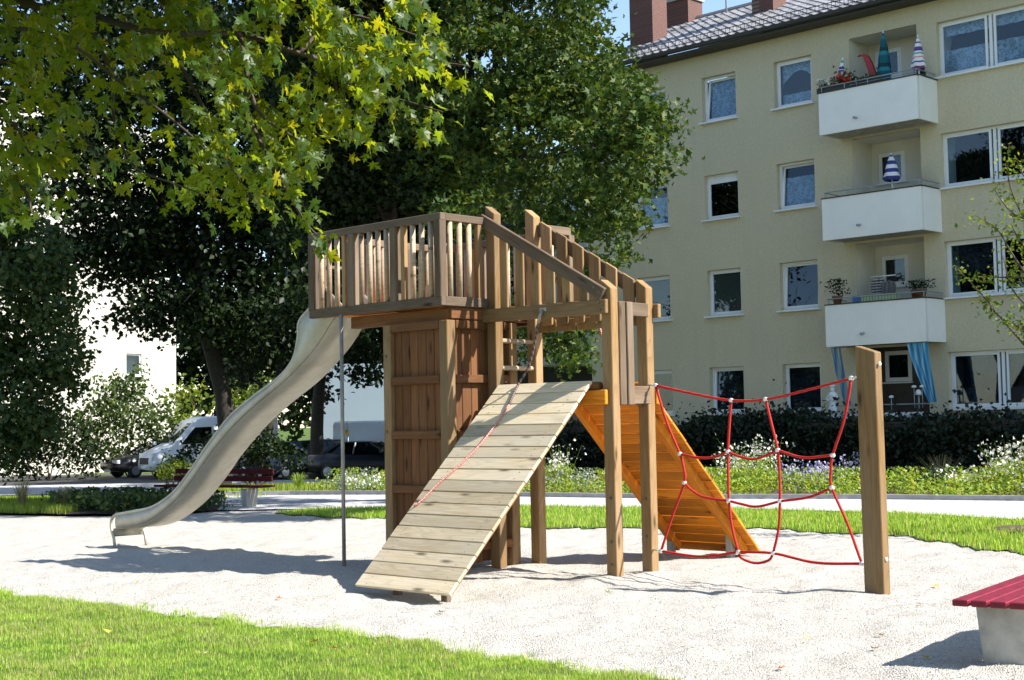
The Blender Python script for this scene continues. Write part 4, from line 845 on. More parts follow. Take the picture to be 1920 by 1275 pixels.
shirt(5.62, 5.2, .0, 'striped shirt on a hanger at the left of the drying clothes', sst.m); shirt(5.98, 5.1, .1, 'plain grey shirt on a hanger in front of the balcony window', paint('shirt_grey', (.16, .14, .14), .9))
tube('drying_rack', [FW(5.42, 5.26, .05), FW(6.15, 5.26, .05)], .015, M_['white'], None, 6); o = COL.objects[-1]; tag(o, 'white drying bar carrying two shirts on the lower balcony', 'drying rack')
def side_curtain(label, top, bot, z0, z1, cols):
    n = 40; mb = MB(); vs_, fs = [], []
    for r_ in range(13):
        f = r_/12; a = top[0]+(bot[0]-top[0])*f**1.2; b = top[1]+(bot[1]-top[1])*f**1.2
        for i in range(n+1): t_ = i/n; vs_.append(FW(a+(b-a)*t_, z1+(z0-z1)*f, .88+.05*math.sin(t_*26+f)))
    for r_ in range(12):
        for i in range(n): k = r_*(n+1)+i; fs.append((k, k+1, k+n+2, k+n+1))
    mb.add(vs_, fs); m = N('curtain_cloth'); wv = m.n('ShaderNodeTexWave', {'Vector': m.n('ShaderNodeMapping', {0: m.n('ShaderNodeTexCoord').outputs['Object'], 3: (1, 1, .25)}).outputs[0], 'Scale': 2.2, 'Distortion': 2.}).outputs['Fac']
    m.set(col=m.ramp(wv, cols), rough=.9, spec=.1); o = mb.build('curtain', m.m, None, None, True); tag(o, label, 'curtain', 'blue curtains of the ground floor terrace')
side_curtain('bright blue curtain tied at the right of the ground floor terrace', (6.85, 7.46), (7.42, 7.62), 1.93, 3.42, [(0, (.08, .30, .50)), (.6, (.14, .42, .62)), (1, (.35, .55, .66))])
side_curtain('pale blue curtain drawn at the left of the ground floor terrace', (4.66, 4.95), (5.05, 5.22), 1.9, 3.42, [(0, (.10, .25, .42)), (.5, (.3, .42, .5)), (1, (.45, .5, .46))])
sc = FW(4.72, 1.74, .95); st = thing('garden_statue', 'small white statue with round cap standing on the terrace parapet', 'statue', sc)
a, b = lathe_geo([(.10, 0), (.13, .02), (.12, .1), (.10, .16), (.09, .30), (.115, .42), (.12, .47), (.07, .52), (.04, .54)], 14); pmesh('robe', a, b, M_['white'], Matrix.Translation(sc), st, True)
a, b = lathe_geo([(.02, .53), (.055, .56), (.062, .60), (.05, .645), (.075, .65), (.085, .68), (.06, .71), (.01, .72)], 14); pmesh('head', a, b, M_['white'], Matrix.Translation(sc), st, True)
for k in (-1, 1): tube('arm', [sc+U*.10*k+Z*.45, sc+U*.16*k+Z*.34-V*.03, sc+U*.05*k+Z*.30-V*.12], [.035, .032, .024], M_['white'], st, 8)
for s_, z0, z1, lb in ((6.38, 1.72, 2.12, 'short white lantern on the terrace railing beside the wooden post'), (7.02, 1.8, 2.36, 'left of the two tall white lanterns on the terrace'), (7.24, 1.8, 2.36, 'right of the two tall white lanterns on the terrace')):
    c = FW(s_, z0, .9); t = thing('lantern', lb, 'lantern', c, 'lanterns on the ground floor terrace'); tube('stem', [c, c+Z*(z1-z0-.06)], .012, M_['rail_metal'], t, 6); a, b = lathe_geo([(.02, 0), (.065, .01), (.06, .05), (.02, .07)], 10); pmesh('shade', a, b, M_['glass_lamp'], Matrix.Translation(c+Z*(z1-z0-.06)), t, True)
c = FW(7.14, 1.78, .9); t = thing('table_lamp', 'white bell shaped lamp between the tall lanterns', 'lamp', c); tube('stem', [c, c+Z*.36], .02, M_['rail_metal'], t, 6); a, b = lathe_geo([(.09, 0), (.075, .08), (.045, .13), (.01, .14)], 12); pmesh('shade', a, b, M_['glass_lamp'], Matrix.Translation(c+Z*.34), t, True)
# ---------------------------------------------------------------- vegetation
def crown_pts(blobs, dens, sig=.22, csz=26, flat=.55):
    P_, N_ = [], []
    for c, r in blobs:
        nc = max(3, int(dens*r*r)); d = rng.normal(size=(nc, 3)); d /= np.linalg.norm(d, axis=1)[:, None]
        rr = r*(.35+.72*rng.uniform(size=nc)**.55); q = np.array(c)+d*rr[:, None]*[1, 1, .9]
        k = rng.integers(csz//2, csz*3//2, nc); qq = np.repeat(q, k, 0); dd = np.repeat(d, k, 0)
        P_.append(qq+rng.normal(size=qq.shape)*[sig, sig, sig*flat]); N_.append(dd)
    return np.concatenate(P_), np.concatenate(N_)
def blobs_px(lst, Y, dy=0.):
    out = []
    for px, py, r in lst:
        y = Y+rng.uniform(-dy, dy); out.append((at(px, py, y), r*y/FPX))
    return out
def limb(p, q, r0, r1, sag=.3, n=7):
    p, q = Vector(p), Vector(q); d = (q-p).length; s1, s2 = random.uniform(-.08, .08)*d, random.uniform(-.06, .06)*d
    pts = []
    for i in range(n):
        t = i/(n-1); x = p.lerp(q, t); x += Z*(sag*d*.3*math.sin(math.pi*t))+U*(s1*math.sin(math.pi*t))+V*(s2*math.sin(2*math.pi*t)); pts.append(x)
    return pts, [r0+(r1-r0)*(i/(n-1))**.8 for i in range(n)]
def tree(name, label, base, top, r, blobs, leaf, dens, size, tv=LEAF_V, tf=LEAF_F, nl=10, sig=.25, csz=26, cat='tree', bark='bark', group=None):
    t = thing(name, label, cat, base, group); mb = MB(); base, top = Vector(base), Vector(top)
    pts, rr = limb(base-Z*.3, top, r, r*.45, 0, 9); rr[0] = r*1.5; mb.tube(pts, rr, 10)
    for c, br in sorted(blobs, key=lambda b: -b[1])[:nl]:
        k = random.randint(4, 8); p, q = limb(pts[k], Vector(c), rr[k]*.5, .02, .25); mb.tube(p, q, 6)
        for j in range(3):
            e = Vector(c)+Vector(rng.normal(size=3)*br*.6); p2, q2 = limb(p[4], e, q[4]*.6, .008, .2, 5); mb.tube(p2, q2, 4)
    mb.build('trunk', M_[bark], t, None, True)
    P_, N_ = crown_pts(blobs, dens*4.4, sig, csz); print(label, len(P_))
    stuffmesh('crown', [cloud(P_, rng.uniform(.7, 1.25, len(P_))*size, tv, tf, .45, N_*.5)], M_[leaf], t)
    return t
TRI_V = [(0, -.4, 0), (.48, .02, .06), (.1, .1, .02), (0, .58, -.05), (-.1, .1, .02), (-.48, .02, .06)]; TRI_F = [(0, 1, 2), (0, 2, 4), (0, 4, 5), (2, 3, 4)]
bm_ = [(850, 0, 150), (1000, 20, 120), (900, 150, 160), (1040, 130, 120), (1120, 200, 105), (1180, 220, 75), (1232, 235, 46), (1000, 260, 150), (1140, 300, 95), (1215, 310, 60), (1080, 370, 95), (1150, 410, 45), (1150, 475, 28), (880, 280, 140), (900, 420, 70), (1030, 450, 80), (1100, 500, 40), (1100, 90, 50), (1090, 10, 45)]
lowb = [(1045, 620, 42), (1085, 645, 32), (1005, 640, 32), (1062, 685, 22), (985, 600, 40), (1100, 605, 24), (960, 665, 28)]
bl_ = blobs_px(bm_, 26.4, 3.0)+blobs_px(lowb, 26.5, .6)+blobs_px([(800, -200, 210), (1000, -150, 170), (640, -150, 190), (850, -400, 230), (700, -330, 190), (960, -330, 180)], 27.5, 1.2)
tree('maple_tree', 'big leafy maple in the middle with its sunlit right side before the ochre building', ground(868, 935)*1.0, at(880, 250, 27.3), .32, bl_, 'leaf_big', 11, .145, TRI_V, TRI_F, 16, .19, 42)
dk = [(250, 470, 66), (330, 520, 80), (280, 590, 46), (215, 610, 22), (420, 560, 95), (500, 620, 85), (380, 420, 120), (250, 390, 90), (140, 440, 55), (520, 450, 120), (620, 560, 85), (440, 300, 150), (300, 250, 140), (150, 300, 110), (60, 200, 120), (580, 330, 130), (180, 480, 46), (320, 450, 60), (285, 440, 60), (100, 480, 55), (325, 600, 36), (225, 520, 40)]
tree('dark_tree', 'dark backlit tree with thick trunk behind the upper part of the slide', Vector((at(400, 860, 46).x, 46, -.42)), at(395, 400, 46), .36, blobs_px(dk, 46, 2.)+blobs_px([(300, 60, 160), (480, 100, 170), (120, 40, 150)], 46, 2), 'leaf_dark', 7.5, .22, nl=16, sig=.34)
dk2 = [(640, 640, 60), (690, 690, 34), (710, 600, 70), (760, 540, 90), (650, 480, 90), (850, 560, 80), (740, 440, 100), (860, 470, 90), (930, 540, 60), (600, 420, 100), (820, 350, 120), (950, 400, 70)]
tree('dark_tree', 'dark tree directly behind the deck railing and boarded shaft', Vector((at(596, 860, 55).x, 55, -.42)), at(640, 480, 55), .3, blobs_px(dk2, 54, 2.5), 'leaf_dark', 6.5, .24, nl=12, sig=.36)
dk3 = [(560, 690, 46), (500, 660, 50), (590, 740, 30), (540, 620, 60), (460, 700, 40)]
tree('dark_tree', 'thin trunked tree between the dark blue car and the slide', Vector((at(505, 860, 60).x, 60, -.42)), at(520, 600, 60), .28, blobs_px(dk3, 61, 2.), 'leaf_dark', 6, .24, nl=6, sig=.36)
lf = [(40, 480, 85), (-20, 560, 110), (95, 560, 62), (55, 650, 85), (10, 740, 105), (95, 720, 52), (140, 655, 30), (-10, 840, 65), (50, 800, 50), (-60, 420, 100), (20, 390, 70)]
tree('leafy_tree', 'mid green tree at the left edge with foliage hanging to the ground', ground(-150, 940), at(-90, 500, 30), .22, blobs_px(lf, 31, 1.2), 'leaf_left', 20, .14, nl=8, sig=.2)
for bx, by, lb in ([(330, 650, 90), (420, 600, 110), (520, 640, 110), (440, 740, 70), (360, 760, 60), (540, 760, 60)], 92, 'row tree far behind the thick dark trunk and the lime foliage'), ([(620, 560, 120), (740, 520, 120), (700, 640, 80), (820, 600, 90), (600, 690, 70), (860, 480, 110)], 96, 'far dark tree above the shade tinted wall and white trailer'), ([(940, 480, 110), (880, 620, 80), (1000, 380, 110), (800, 380, 120), (700, 330, 130), (560, 380, 130)], 98, 'far dark tree filling the gaps behind the big maple'):
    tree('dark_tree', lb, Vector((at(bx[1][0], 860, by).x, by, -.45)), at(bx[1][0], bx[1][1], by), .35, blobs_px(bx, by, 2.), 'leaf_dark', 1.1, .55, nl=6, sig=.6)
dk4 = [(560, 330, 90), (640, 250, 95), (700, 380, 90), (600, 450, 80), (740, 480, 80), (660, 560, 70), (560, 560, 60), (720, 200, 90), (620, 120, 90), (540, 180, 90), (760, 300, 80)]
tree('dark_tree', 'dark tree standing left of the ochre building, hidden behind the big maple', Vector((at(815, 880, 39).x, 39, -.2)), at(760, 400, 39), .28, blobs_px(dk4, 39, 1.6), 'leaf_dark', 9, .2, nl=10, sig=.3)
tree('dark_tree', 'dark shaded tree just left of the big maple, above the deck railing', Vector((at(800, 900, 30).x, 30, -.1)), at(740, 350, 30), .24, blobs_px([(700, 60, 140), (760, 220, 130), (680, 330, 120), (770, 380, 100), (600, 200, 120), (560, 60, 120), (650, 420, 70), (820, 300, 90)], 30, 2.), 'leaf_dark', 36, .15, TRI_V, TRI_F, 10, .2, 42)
for bx, by_, lb in ((-20, 34, 'broad dark tree unseen beyond the bench side, added to darken the lower windows'), (-29, 30, 'further dark tree unseen beyond the left lawn, added to darken the lower windows')):  # unseen trees added for a dark reflection in the lower windows
    tree('dark_tree', lb, Vector((bx, by_, -.1)), Vector((bx, by_, 5.5)), .3, [(Vector((bx+dx, by_+dy, zc)), rr) for dx, dy, zc, rr in ((0, 0, 6, 2.8), (1.5, 1.5, 4, 2.2), (-1.6, 1, 4.2, 2.2), (.5, -1.8, 3.8, 2.2), (0, .5, 8.3, 2.2), (2., -.8, 2.2, 1.6), (-1., -.5, 2., 1.6), (.6, 2.6, 2.2, 1.6))], 'leaf_dark', 2.6, .3, nl=6, sig=.4)
def shrub(name, label, lst, Y, leaf, dens, size, dy=.5, sig=.16, cat='shrub', group=None, tv=LEAF_V, tf=LEAF_F):
    b = blobs_px(lst, Y, dy); c = sum((Vector(x[0]) for x in b), Vector())/len(b); base = Vector((c.x, c.y, H(c.x, c.y)-.02)); t = thing(name, label, cat, base, group); mb = MB()
    for x, r in b: p, q = limb(base, x, .035, .01, .15, 5); mb.tube(p, q, 5)
    mb.build('stem', M_['twig'], t); P_, N_ = crown_pts(b, dens*4.5, sig, 22, .8); k_ = P_[:, 2] > base.z+.03; P_, N_ = P_[k_], N_[k_]
    print(label, len(P_)); stuffmesh('foliage', [cloud(P_, rng.uniform(.7, 1.25, len(P_))*size, tv, tf, .4, N_*.5)], M_[leaf], t); return t
shrub('shrub', 'round bush against the white building wall, left of the white van', [(230, 760, 56), (285, 800, 50), (200, 825, 50), (170, 785, 36), (250, 722, 30), (310, 845, 26)], 63, 'leaf_shrub', 7, .2, 1., .3)
shrub('shrub', 'dark low bushes left of the round bush under the white building', [(105, 830, 60), (40, 862, 50), (150, 860, 36), (75, 780, 36)], 60, 'leaf_dark', 7, .2, 1., .3)
shrub('shrub', 'dark glossy bush right behind the red backed bench', [(455, 822, 42), (500, 842, 34), (415, 852, 34), (545, 862, 22), (480, 872, 30)], 37, 'leaf_dark', 26, .11, .4, .14)
shrub('shrub', 'dark bush in front of the white van, left of the slide', [(352, 848, 18), (385, 836, 18), (338, 862, 18), (405, 855, 22)], 40, 'leaf_dark', 26, .11, .4, .14)
shrub('shrub', 'yellow green bush at the left end of the bench', [(322, 872, 20), (345, 882, 16), (308, 886, 14)], 38.5, 'leaf_lime', 40, .09, .3, .1)
shrub('shrub', 'bright lime green tree foliage seen between the dark trunks behind the slide', [(480, 728, 34), (350, 735, 26), (515, 705, 22), (440, 745, 30), (340, 790, 24)], 66, 'leaf_lime', 5, .24, 1., .34)
shrub('shrub', 'small green bush under the right half of the bench', [(400, 938, 16), (380, 946, 12), (415, 946, 10)], 28.4, 'leaf_left', 60, .07, .2, .08)
# clipped yew hedge under the windows
n = 46000; s_ = rng.uniform(-3.6, 15, n); tq = rng.uniform(size=n); hh = 1.05+.85*fbm(s_*.9, s_*0, 4)+.12*(s_ > 8.2)
top_ = rng.uniform(size=n) < .4; off = np.where(top_, rng.uniform(1.4, 3.2, n), 3.1+.25*fbm(s_*1.5, tq*3, 3)+rng.normal(0, .1, n)); zz_ = np.where(top_, hh+rng.normal(0, .14, n), tq*hh)
zz_ = zz_+np.where(rng.uniform(size=n) < .10, rng.exponential(.16, n), 0)*top_
hp = np.stack([Q.x+U.x*s_-V.x*off, Q.y+U.y*s_-V.y*off, zz_-.1], 1); hg = thing('hedge', 'long dark yew hedge under the ground floor windows of the ochre building', 'hedge', FW(5, 0, 2.4))
stuffmesh('foliage', [cloud(hp, rng.uniform(.08, .17, n), LEAF_V, LEAF_F, .5)], M_['yew'], hg)
mb = MB(); mb.box(FW(5.6, .72, 2.3), U*9.1, V*.7, Z*.75); mb.build('branches', M_['twig'], hg)
# flower bed
def scatter_px(x0, x1, y0, y1, n):                    # points on the ground under a part of the bed
    out = []
    for _ in range(n): out.append(ground(random.uniform(x0, x1), random.uniform(y0, y1)))
    return np.array([tuple(p) for p in out])
P_ = sample_poly(BED, 8000, 0); k = (P_[:, 0] > -4.6) & (P_[:, 0] < 13) & (vnoise(P_[:, 0]*1.3, P_[:, 1]*1.3, 4) > .2)
def edge_dist(p): 
    d = np.full(len(p), 9.)
    for (x1, y1), (x2, y2) in zip(edge, edge[1:]):
        a = np.array([x1, y1]); b = np.array([x2, y2]); t = np.clip(((p-a)@(b-a))/((b-a)@(b-a)), 0, 1); d = np.minimum(d, np.linalg.norm(p-(a+t[:, None]*(b-a)), axis=1))
    return d
P_ = P_[k]; ed = edge_dist(P_); gap = .15+.75*(vnoise(P_[:, 0]*.9, P_[:, 1]*.9, 8) > .62)*(P_[:, 0] > 3.2); P_ = P_[(ed > gap) & (ed < 3.4)]; ed = edge_dist(P_)
kk = 13; q = np.repeat(P_, kk, 0); e2 = np.repeat(ed, kk); q = np.stack([q[:, 0]+rng.normal(0, .13, len(q)), q[:, 1]+rng.normal(0, .13, len(q)), .05+rng.uniform(0, 1, len(q))*(.16+.17*np.clip(e2, 0, 2))], 1)
dpt = fbm(q[:, 0]*.8, q[:, 1]*.8, 3, 31)
o = stuffmesh('ground_cover', [cloud(q[dpt < .56], rng.uniform(.045, .09, (dpt < .56).sum()), LEAF_V, LEAF_F, .7)], M_['cover']); tag(o, 'bright green leafy ground cover filling the flower bed', 'ground cover')
o = stuffmesh('ground_cover', [cloud(q[dpt >= .56], rng.uniform(.04, .08, (dpt >= .56).sum()), LEAF_V, LEAF_F, .7)], M_['silver']); tag(o, 'grey green silvery foliage patches in the flower bed', 'ground cover')
def gaura(px0, px1, py, hmax, n, label, petal='petal', stems=40, leaf='cover', name='flowering_plant', sp=.25):
    b = scatter_px(px0, px1, py-4, py+4, stems); c = b.mean(0); t = thing(name, label, 'flowers', Vector((c[0], c[1], .03)), 'flowering clumps in the bed'); mb = MB(); tips = []
    for p in b:
        h = hmax*random.uniform(.55, 1.); e = Vector(p)+Vector((random.gauss(0, sp), random.gauss(0, sp), h)); m = Vector(p).lerp(e, .55)+Z*.08*h; mb.tube([Vector(p), m, e], [.006, .005, .003], 3, False)
        for _ in range(max(1, n//stems)):
            f = random.uniform(.45, 1.02)**.7; x = Vector(p).lerp(e, f)+Vector(rng.normal(0, .07, 3)); tips.append(tuple(x))
    mb.build('stem', M_['cover'], t); tips = np.array(tips); nl_ = len(tips)
    stuffmesh('blossom', [cloud(tips, rng.uniform(.04, .085, nl_), PALM_V, PALM_F, .2)], M_[petal], t)
    lp_ = np.repeat(b, 22, 0); lp_ = lp_+rng.normal(0, .1, lp_.shape); lp_[:, 2] = rng.uniform(.05, hmax*.6, len(lp_)); stuffmesh('foliage', [cloud(lp_, rng.uniform(.04, .08, len(lp_)), LEAF_V, LEAF_F, .5)], M_[leaf], t)
gaura(1005, 1070, 922, 1.1, 240, 'white flowering clump seen under the front ramp edge', stems=34)
gaura(1330, 1400, 922, .9, 300, 'wide white flowering clump left in the net opening', stems=44)
gaura(1380, 1450, 921, 1.25, 380, 'tallest white flowering clump in the middle of the rope net', stems=46, sp=.3)
gaura(1480, 1570, 922, .62, 700, 'lilac aster clump seen through the right column of the net', 'lilac', 60, 'silver')
gaura(1870, 1960, 927, 1.15, 560, 'big white flowering clump at the right edge of the bed', stems=70, sp=.35)
gaura(1790, 1860, 928, .6, 260, 'lower white flowers left of the big clump at the right edge', stems=40)
gaura(1225, 1270, 920, 1.1, 90, 'few lilac spikes rising behind the orange ramp edge', 'lilac', 14, 'cover', sp=.1)
gaura(1590, 1620, 920, .85, 90, 'sparse lilac spikes just left of the lone post', 'lilac', 10, 'cover', sp=.08)
gaura(640, 720, 925, .5, 220, 'low pale flowers in front of the dark sedan', 'petal', 34, 'silver')
def tuft(px, py, h, n, label, mat='dry', spread=.35, name='ornamental_grass', wd=.012):
    b = ground(px, py); t = thing(name, label, 'ornamental grass', b, 'tufts of ornamental grass'); mb = MB()
    for _ in range(n):
        a = random.uniform(0, 6.28); l = h*random.uniform(.6, 1.1); r = spread*random.uniform(.2, 1.); d = Vector((math.cos(a), math.sin(a), 0)); s0 = Vector((-d.y, d.x, 0))*wd*.5; p0 = b+d*.05*random.random(); p1 = p0+d*r*.35+Z*l*.6; p2 = p0+d*r*.8+Z*l*.95; p3 = p0+d*r*1.35+Z*l*(.95 if random.random() < .5 else .8)
        mb.add([p0-s0, p0+s0, p1-s0*.8, p1+s0*.8, p2-s0*.5, p2+s0*.5, p3], [(0, 1, 3, 2), (2, 3, 5, 4), (4, 5, 6)])
    o = mb.build('blade', M_[mat], t); o['kind'] = 'stuff'
tuft(1765, 918, .75, 90, 'arching grass with long pale stalks right of the lone post', 'dry', .75); tuft(1800, 926, .4, 200, 'pale straw coloured grass mound right of the lone post', 'dry', .55)
tuft(1740, 925, .35, 160, 'green grass mound beside the lone post', 'cover', .4); tuft(42, 958, .62, 130, 'dry straw grass tuft at the far left bed edge', 'dry', .25, wd=.014); tuft(118, 958, .5, 110, 'second dry straw grass tuft, nearer the slide', 'dry', .3, wd=.014)
tuft(560, 925, .5, 160, 'fresh green grass clump at the right end of the bench', 'cover', .3); tuft(730, 922, .55, 120, 'green clump beside the boarded shaft post', 'cover', .25)
P_ = sample_poly(LBED, 900, 0); P_ = P_[(P_[:, 0] > -9.6) & (fbm(P_[:, 0]*1.2, P_[:, 1]*1.2, 3) > .4)]; lg = sample_poly(LBED, 16000); lg = lg[lg[:, 0] < -8.6]; o = stuffmesh('grass', [blades(lg, .04, .16, .014)], M_['cover']); tag(o, 'light green grass in the left end of the bed beside the sand', 'grass'); q = np.repeat(P_, 12, 0); q = np.stack([q[:, 0]+rng.normal(0, .14, len(q)), q[:, 1]+rng.normal(0, .14, len(q)), .06+rng.uniform(0, .34, len(q))], 1)
o = stuffmesh('bed_plants', [cloud(q, rng.uniform(.08, .15, len(q)), LEAF_V, LEAF_F, 1.)], M_['leaf_left']); tag(o, 'low broad leaved plants in the left bed beside the slide end', 'plants')
P_ = sample_poly([(-12, 32), (-6, 33), (-5.5, 36), (-7, 44), (-18, 44), (-16, 34)], 30000); o = stuffmesh('grass', [blades(P_, hland(P_[:, 0], P_[:, 1])-.05, .13, .02)], M_['grass']); tag(o, 'sunny grass behind the bench and the left bed', 'grass')
P_ = sample_poly([(-7.5, 35), (-2.5, 33.6), (-2, 36), (-2, 44), (-8, 44)], 22000); o = stuffmesh('undergrowth', [blades(P_, hland(P_[:, 0], P_[:, 1])-.05, .3, .03, .4)], M_['cover']); tag(o, 'fresh green growth in front of the dark parked cars', 'plants')
# sapling just outside the right edge
sb = ground(2010, 1003); sp_t = thing('young_tree', 'slender young tree with small leaves reaching in at the right edge', 'tree', sb); mb = MB()
tp, tr = limb(sb-Z*.2, at(2000, 330, sb.y), .045, .012, 0, 10); mb.tube(tp, tr, 7); lp_ = []
tw_px = [[(1950, 680), (1880, 600), (1830, 540), (1790, 500)], [(1952, 640), (1870, 590), (1850, 555)], [(1955, 560), (1900, 480), (1870, 430), (1830, 405)], [(1958, 470), (1910, 390), (1890, 330), (1892, 272)], [(1955, 520), (1890, 520), (1830, 520)], [(1958, 420), (1900, 400), (1860, 350)], [(1955, 600), (1900, 545), (1880, 480)], [(1958, 380), (1920, 330), (1905, 300)], [(1955, 650), (1920, 620), (1890, 600)], [(1958, 500), (1915, 455), (1895, 420)]]
for tw2 in tw_px:
    pts = [at(px, py, sb.y+random.uniform(-.3, .3)) for px, py in tw2]; pts = [Vector(p) for p in cr(pts, 14)]; mb.tube(pts, [.016*(1-i/14)+.003 for i in range(14)], 5)
    for i, p in enumerate(pts[2:]):
        for _ in range(8): lp_.append(np.array(p)+rng.normal(0, .085, 3)*[1.2, 1., .6])
mb.build('trunk', M_['twig'], sp_t, None, True); lp_ = np.array(lp_); ex = np.array(tp[6])+rng.normal(0, 1, (700, 3))*[.4, .5, .9]+[.35, 0, .3]; allp = np.concatenate([lp_, ex])
stuffmesh('foliage', [cloud(allp, rng.uniform(.045, .085, len(allp)), LEAF_V, LEAF_F, .9)], M_['leaf_young'], sp_t)
mp = ground(1912, 996); mb = MB(); mb.add([mp+Vector((math.cos(a/18*6.283)*r, math.sin(a/18*6.283)*r, z)) for r, z in ((.5, .03), (.25, .07)) for a in range(18)], [(k, (k+1) % 18, 18+(k+1) % 18, 18+k) for k in range(18)]+[tuple(range(18, 36))]); o = mb.build('tree_pit', M_['soil']); o['kind'] = 'structure'
# overhanging maple, near, upper left
ol = [(0, -.42), (.09, -.30), (.36, -.40), (.21, -.17), (.32, -.12), (.60, .12), (.35, .10), (.31, .21), (.13, .07), (.15, .30), (.27, .38), (.12, .44), (0, .74)]
ol = ol+[(-x, y) for x, y in ol[-2:0:-1]]
mlv = [(0, -.02, .05)]+[(x, y, -.22*(x*x+max(0,y)*y*.6)) for i, (x, y) in enumerate(ol)]; m_ = len(ol); mlf = [(0, 1+(i+1) % m_, 1+i) for i in range(m_)]
st = [(-.012, -.5, -.04), (.012, -.5, -.04), (.006, -1.0, .06)]; k0 = len(mlv); mlv += st; mlf.append((k0, k0+1, k0+2))
mlv = np.array(mlv)
POLY = [(-60, -60), (-60, 390), (30, 385), (60, 330), (120, 300), (190, 290), (232, 345), (330, 372), (400, 366), (470, 382), (545, 372), (580, 330), (612, 306), (588, 268), (640, 250), (694, 268), (715, 200), (770, 195), (822, 232), (850, 170), (892, 152), (880, 112), (842, 92), (818, 46), (770, -60)]
twigs = [[(-80, 0), (60, 12), (150, 22), (290, 62), (450, 64), (560, 100), (680, 128), (830, 120), (880, 125)], [(-80, 60), (120, 80), (220, 150), (330, 230), (400, 300), (400, 350)], [(300, 62), (370, 180), (410, 270), (450, 340), (470, 375)], [(150, 22), (205, 130), (215, 230), (250, 310), (330, 345), (390, 368)], [(450, 64), (480, 200), (540, 250), (600, 290)], [(470, 64), (460, 190), (510, 310), (545, 370), (575, 420), (600, 445)], [(560, 100), (640, 30), (760, 60), (830, 90)], [(620, 110), (680, 170), (760, 190), (830, 210)], [(600, 105), (640, 180), (690, 250)], [(-80, 200), (60, 290), (110, 300)], [(-80, 280), (40, 350), (60, 400)], [(240, -60), (330, 30), (420, 120)], [(560, -60), (620, 60), (700, 120)], [(-60, 120), (60, 150), (160, 260), (190, 300)]]
mt = thing('maple_tree', 'near maple branches with large yellow green leaves hanging into the upper left', 'tree', Vector((-5.6, 8.2, 0)))
mb = MB(); tb0, tr0 = limb((-5.6, 8.2, -.3), (-5.2, 8.0, 6.5), .2, .09, 0, 9); mb.tube(tb0, tr0, 12); mb.build('trunk', M_['bark'], mt, None, True)
leafpts = []; mb = MB()
for i, tw2 in enumerate(twigs):
    Y0 = 7.4+.9*random.random()+(0 if i else .2); pts = [at(px, py, Y0+.25*k*random.uniform(-1, 1)) for k, (px, py) in enumerate(tw2)]
    if tw2[0][0] < 0: pts = [Vector((-5.3, 8.1, 3.2+.6*random.random()))]+pts
    pts = [Vector(p) for p in cr(pts, 26)]; r0 = .028 if i == 0 else .011; mb.tube(pts, [r0*(1-k/27)+.0028 for k in range(26)], 5)
    for p in pts[3:]:
        for _ in range(3): leafpts.append(np.array(p)+rng.normal(0, .075, 3)+[0, 0, -.05])
o = mb.build('branch', M_['twig'], mt, None, True)
inn = 0
while inn < 1700:
    px, py = random.uniform(-60, 900), random.uniform(-60, 400)
    if not bool(inpoly(np.array(px), np.array(py), POLY)): continue
    g_ = float(fbm(np.array(px/70.), np.array(py/55.), 3, 2)); dens_ = 1.05-.0021*py-(-.1 if px > 560 else 0)
    if g_ < .40 or random.random() > dens_: continue
    p = at(px, py, random.uniform(6.9, 9.6) if px < 560 else random.uniform(6.9, 8.4)); leafpts.append(np.array(p)); inn += 1
vis = np.array(leafpts)
nh = 27000; hs = -5.42-4.2*rng.uniform(size=nh)**1.15; hz_ = rng.uniform(4.2, 8.2, nh); hi = np.stack([hs+1.02*hz_, rng.uniform(5.2, 10.6, nh)-.33*(hz_-3.5), hz_], 1)  # unseen upper crown, shaped along the sun to shade the leaves below
hi = hi[(fbm(hi[:, 0]*1.1+hi[:, 2]*.4, hi[:, 1]*1.1, 3, 6) > .22) & ((hi[:, 2]-1.65)/np.maximum(hi[:, 1], .1) > .315) & (hi[:, 1] > 2.5)]
h2 = np.stack([rng.uniform(-10, .8, 14000), rng.uniform(-3, 4.6, 14000), rng.uniform(4.3, 8., 14000)], 1); h2 = h2[fbm(h2[:, 0]*1.1+h2[:, 2]*.4, h2[:, 1]*1.1, 3, 6) > .3]; hi = np.concatenate([hi, h2])  # unseen foliage added overhead to block sky light
def hang(n):                                          # blades hang: tip down and outwards, face to any side
    yv = rng.normal(0, .45, (n, 3))+[.35, -.1, -.75]; yv /= np.linalg.norm(yv, axis=1)[:, None]; nv_ = rng.normal(0, .75, (n, 3))+[.5, -.35, .55]
    nv_ -= yv*np.sum(yv*nv_, 1)[:, None]; nv_ /= np.linalg.norm(nv_, axis=1)[:, None]; return np.stack([np.cross(yv, nv_), yv, nv_], 2)
szs = rng.uniform(.052, .10, len(vis)); Rv = hang(len(vis))
proj_ = np.array([math.hypot(p[0]/p[1]*2700+60, (p[2]-1.65)/p[1]*2700-560)/1000 for p in vis]); inside = np.array([abs(p[0]/p[1]*2700) < 940 and (p[2]-1.65)/p[1]*2700 < 770 for p in vis])
rank = np.argsort(-(szs/vis[:, 1]*inside*Rv[:, 1, 2].clip(-1, 0)*-1)); sel = rank[:300]; oth = rank[300:]
lme = bpy.data.meshes.new('leaf'); lme.from_pydata([tuple(v) for v in mlv], [], mlf); lme.materials.append(M_['maple']); lms = [lme]
for k in range(3):
    c_ = lme.copy(); co = mlv.copy(); co[:, 2] += (.10-.1*k)*co[:, 1]+.25*(k-1)*co[:, 0]**2; co[:, 0] *= 1+.1*k-.08
    c_.vertices.foreach_set('co', co.astype(np.float32).ravel()); lms.append(c_)
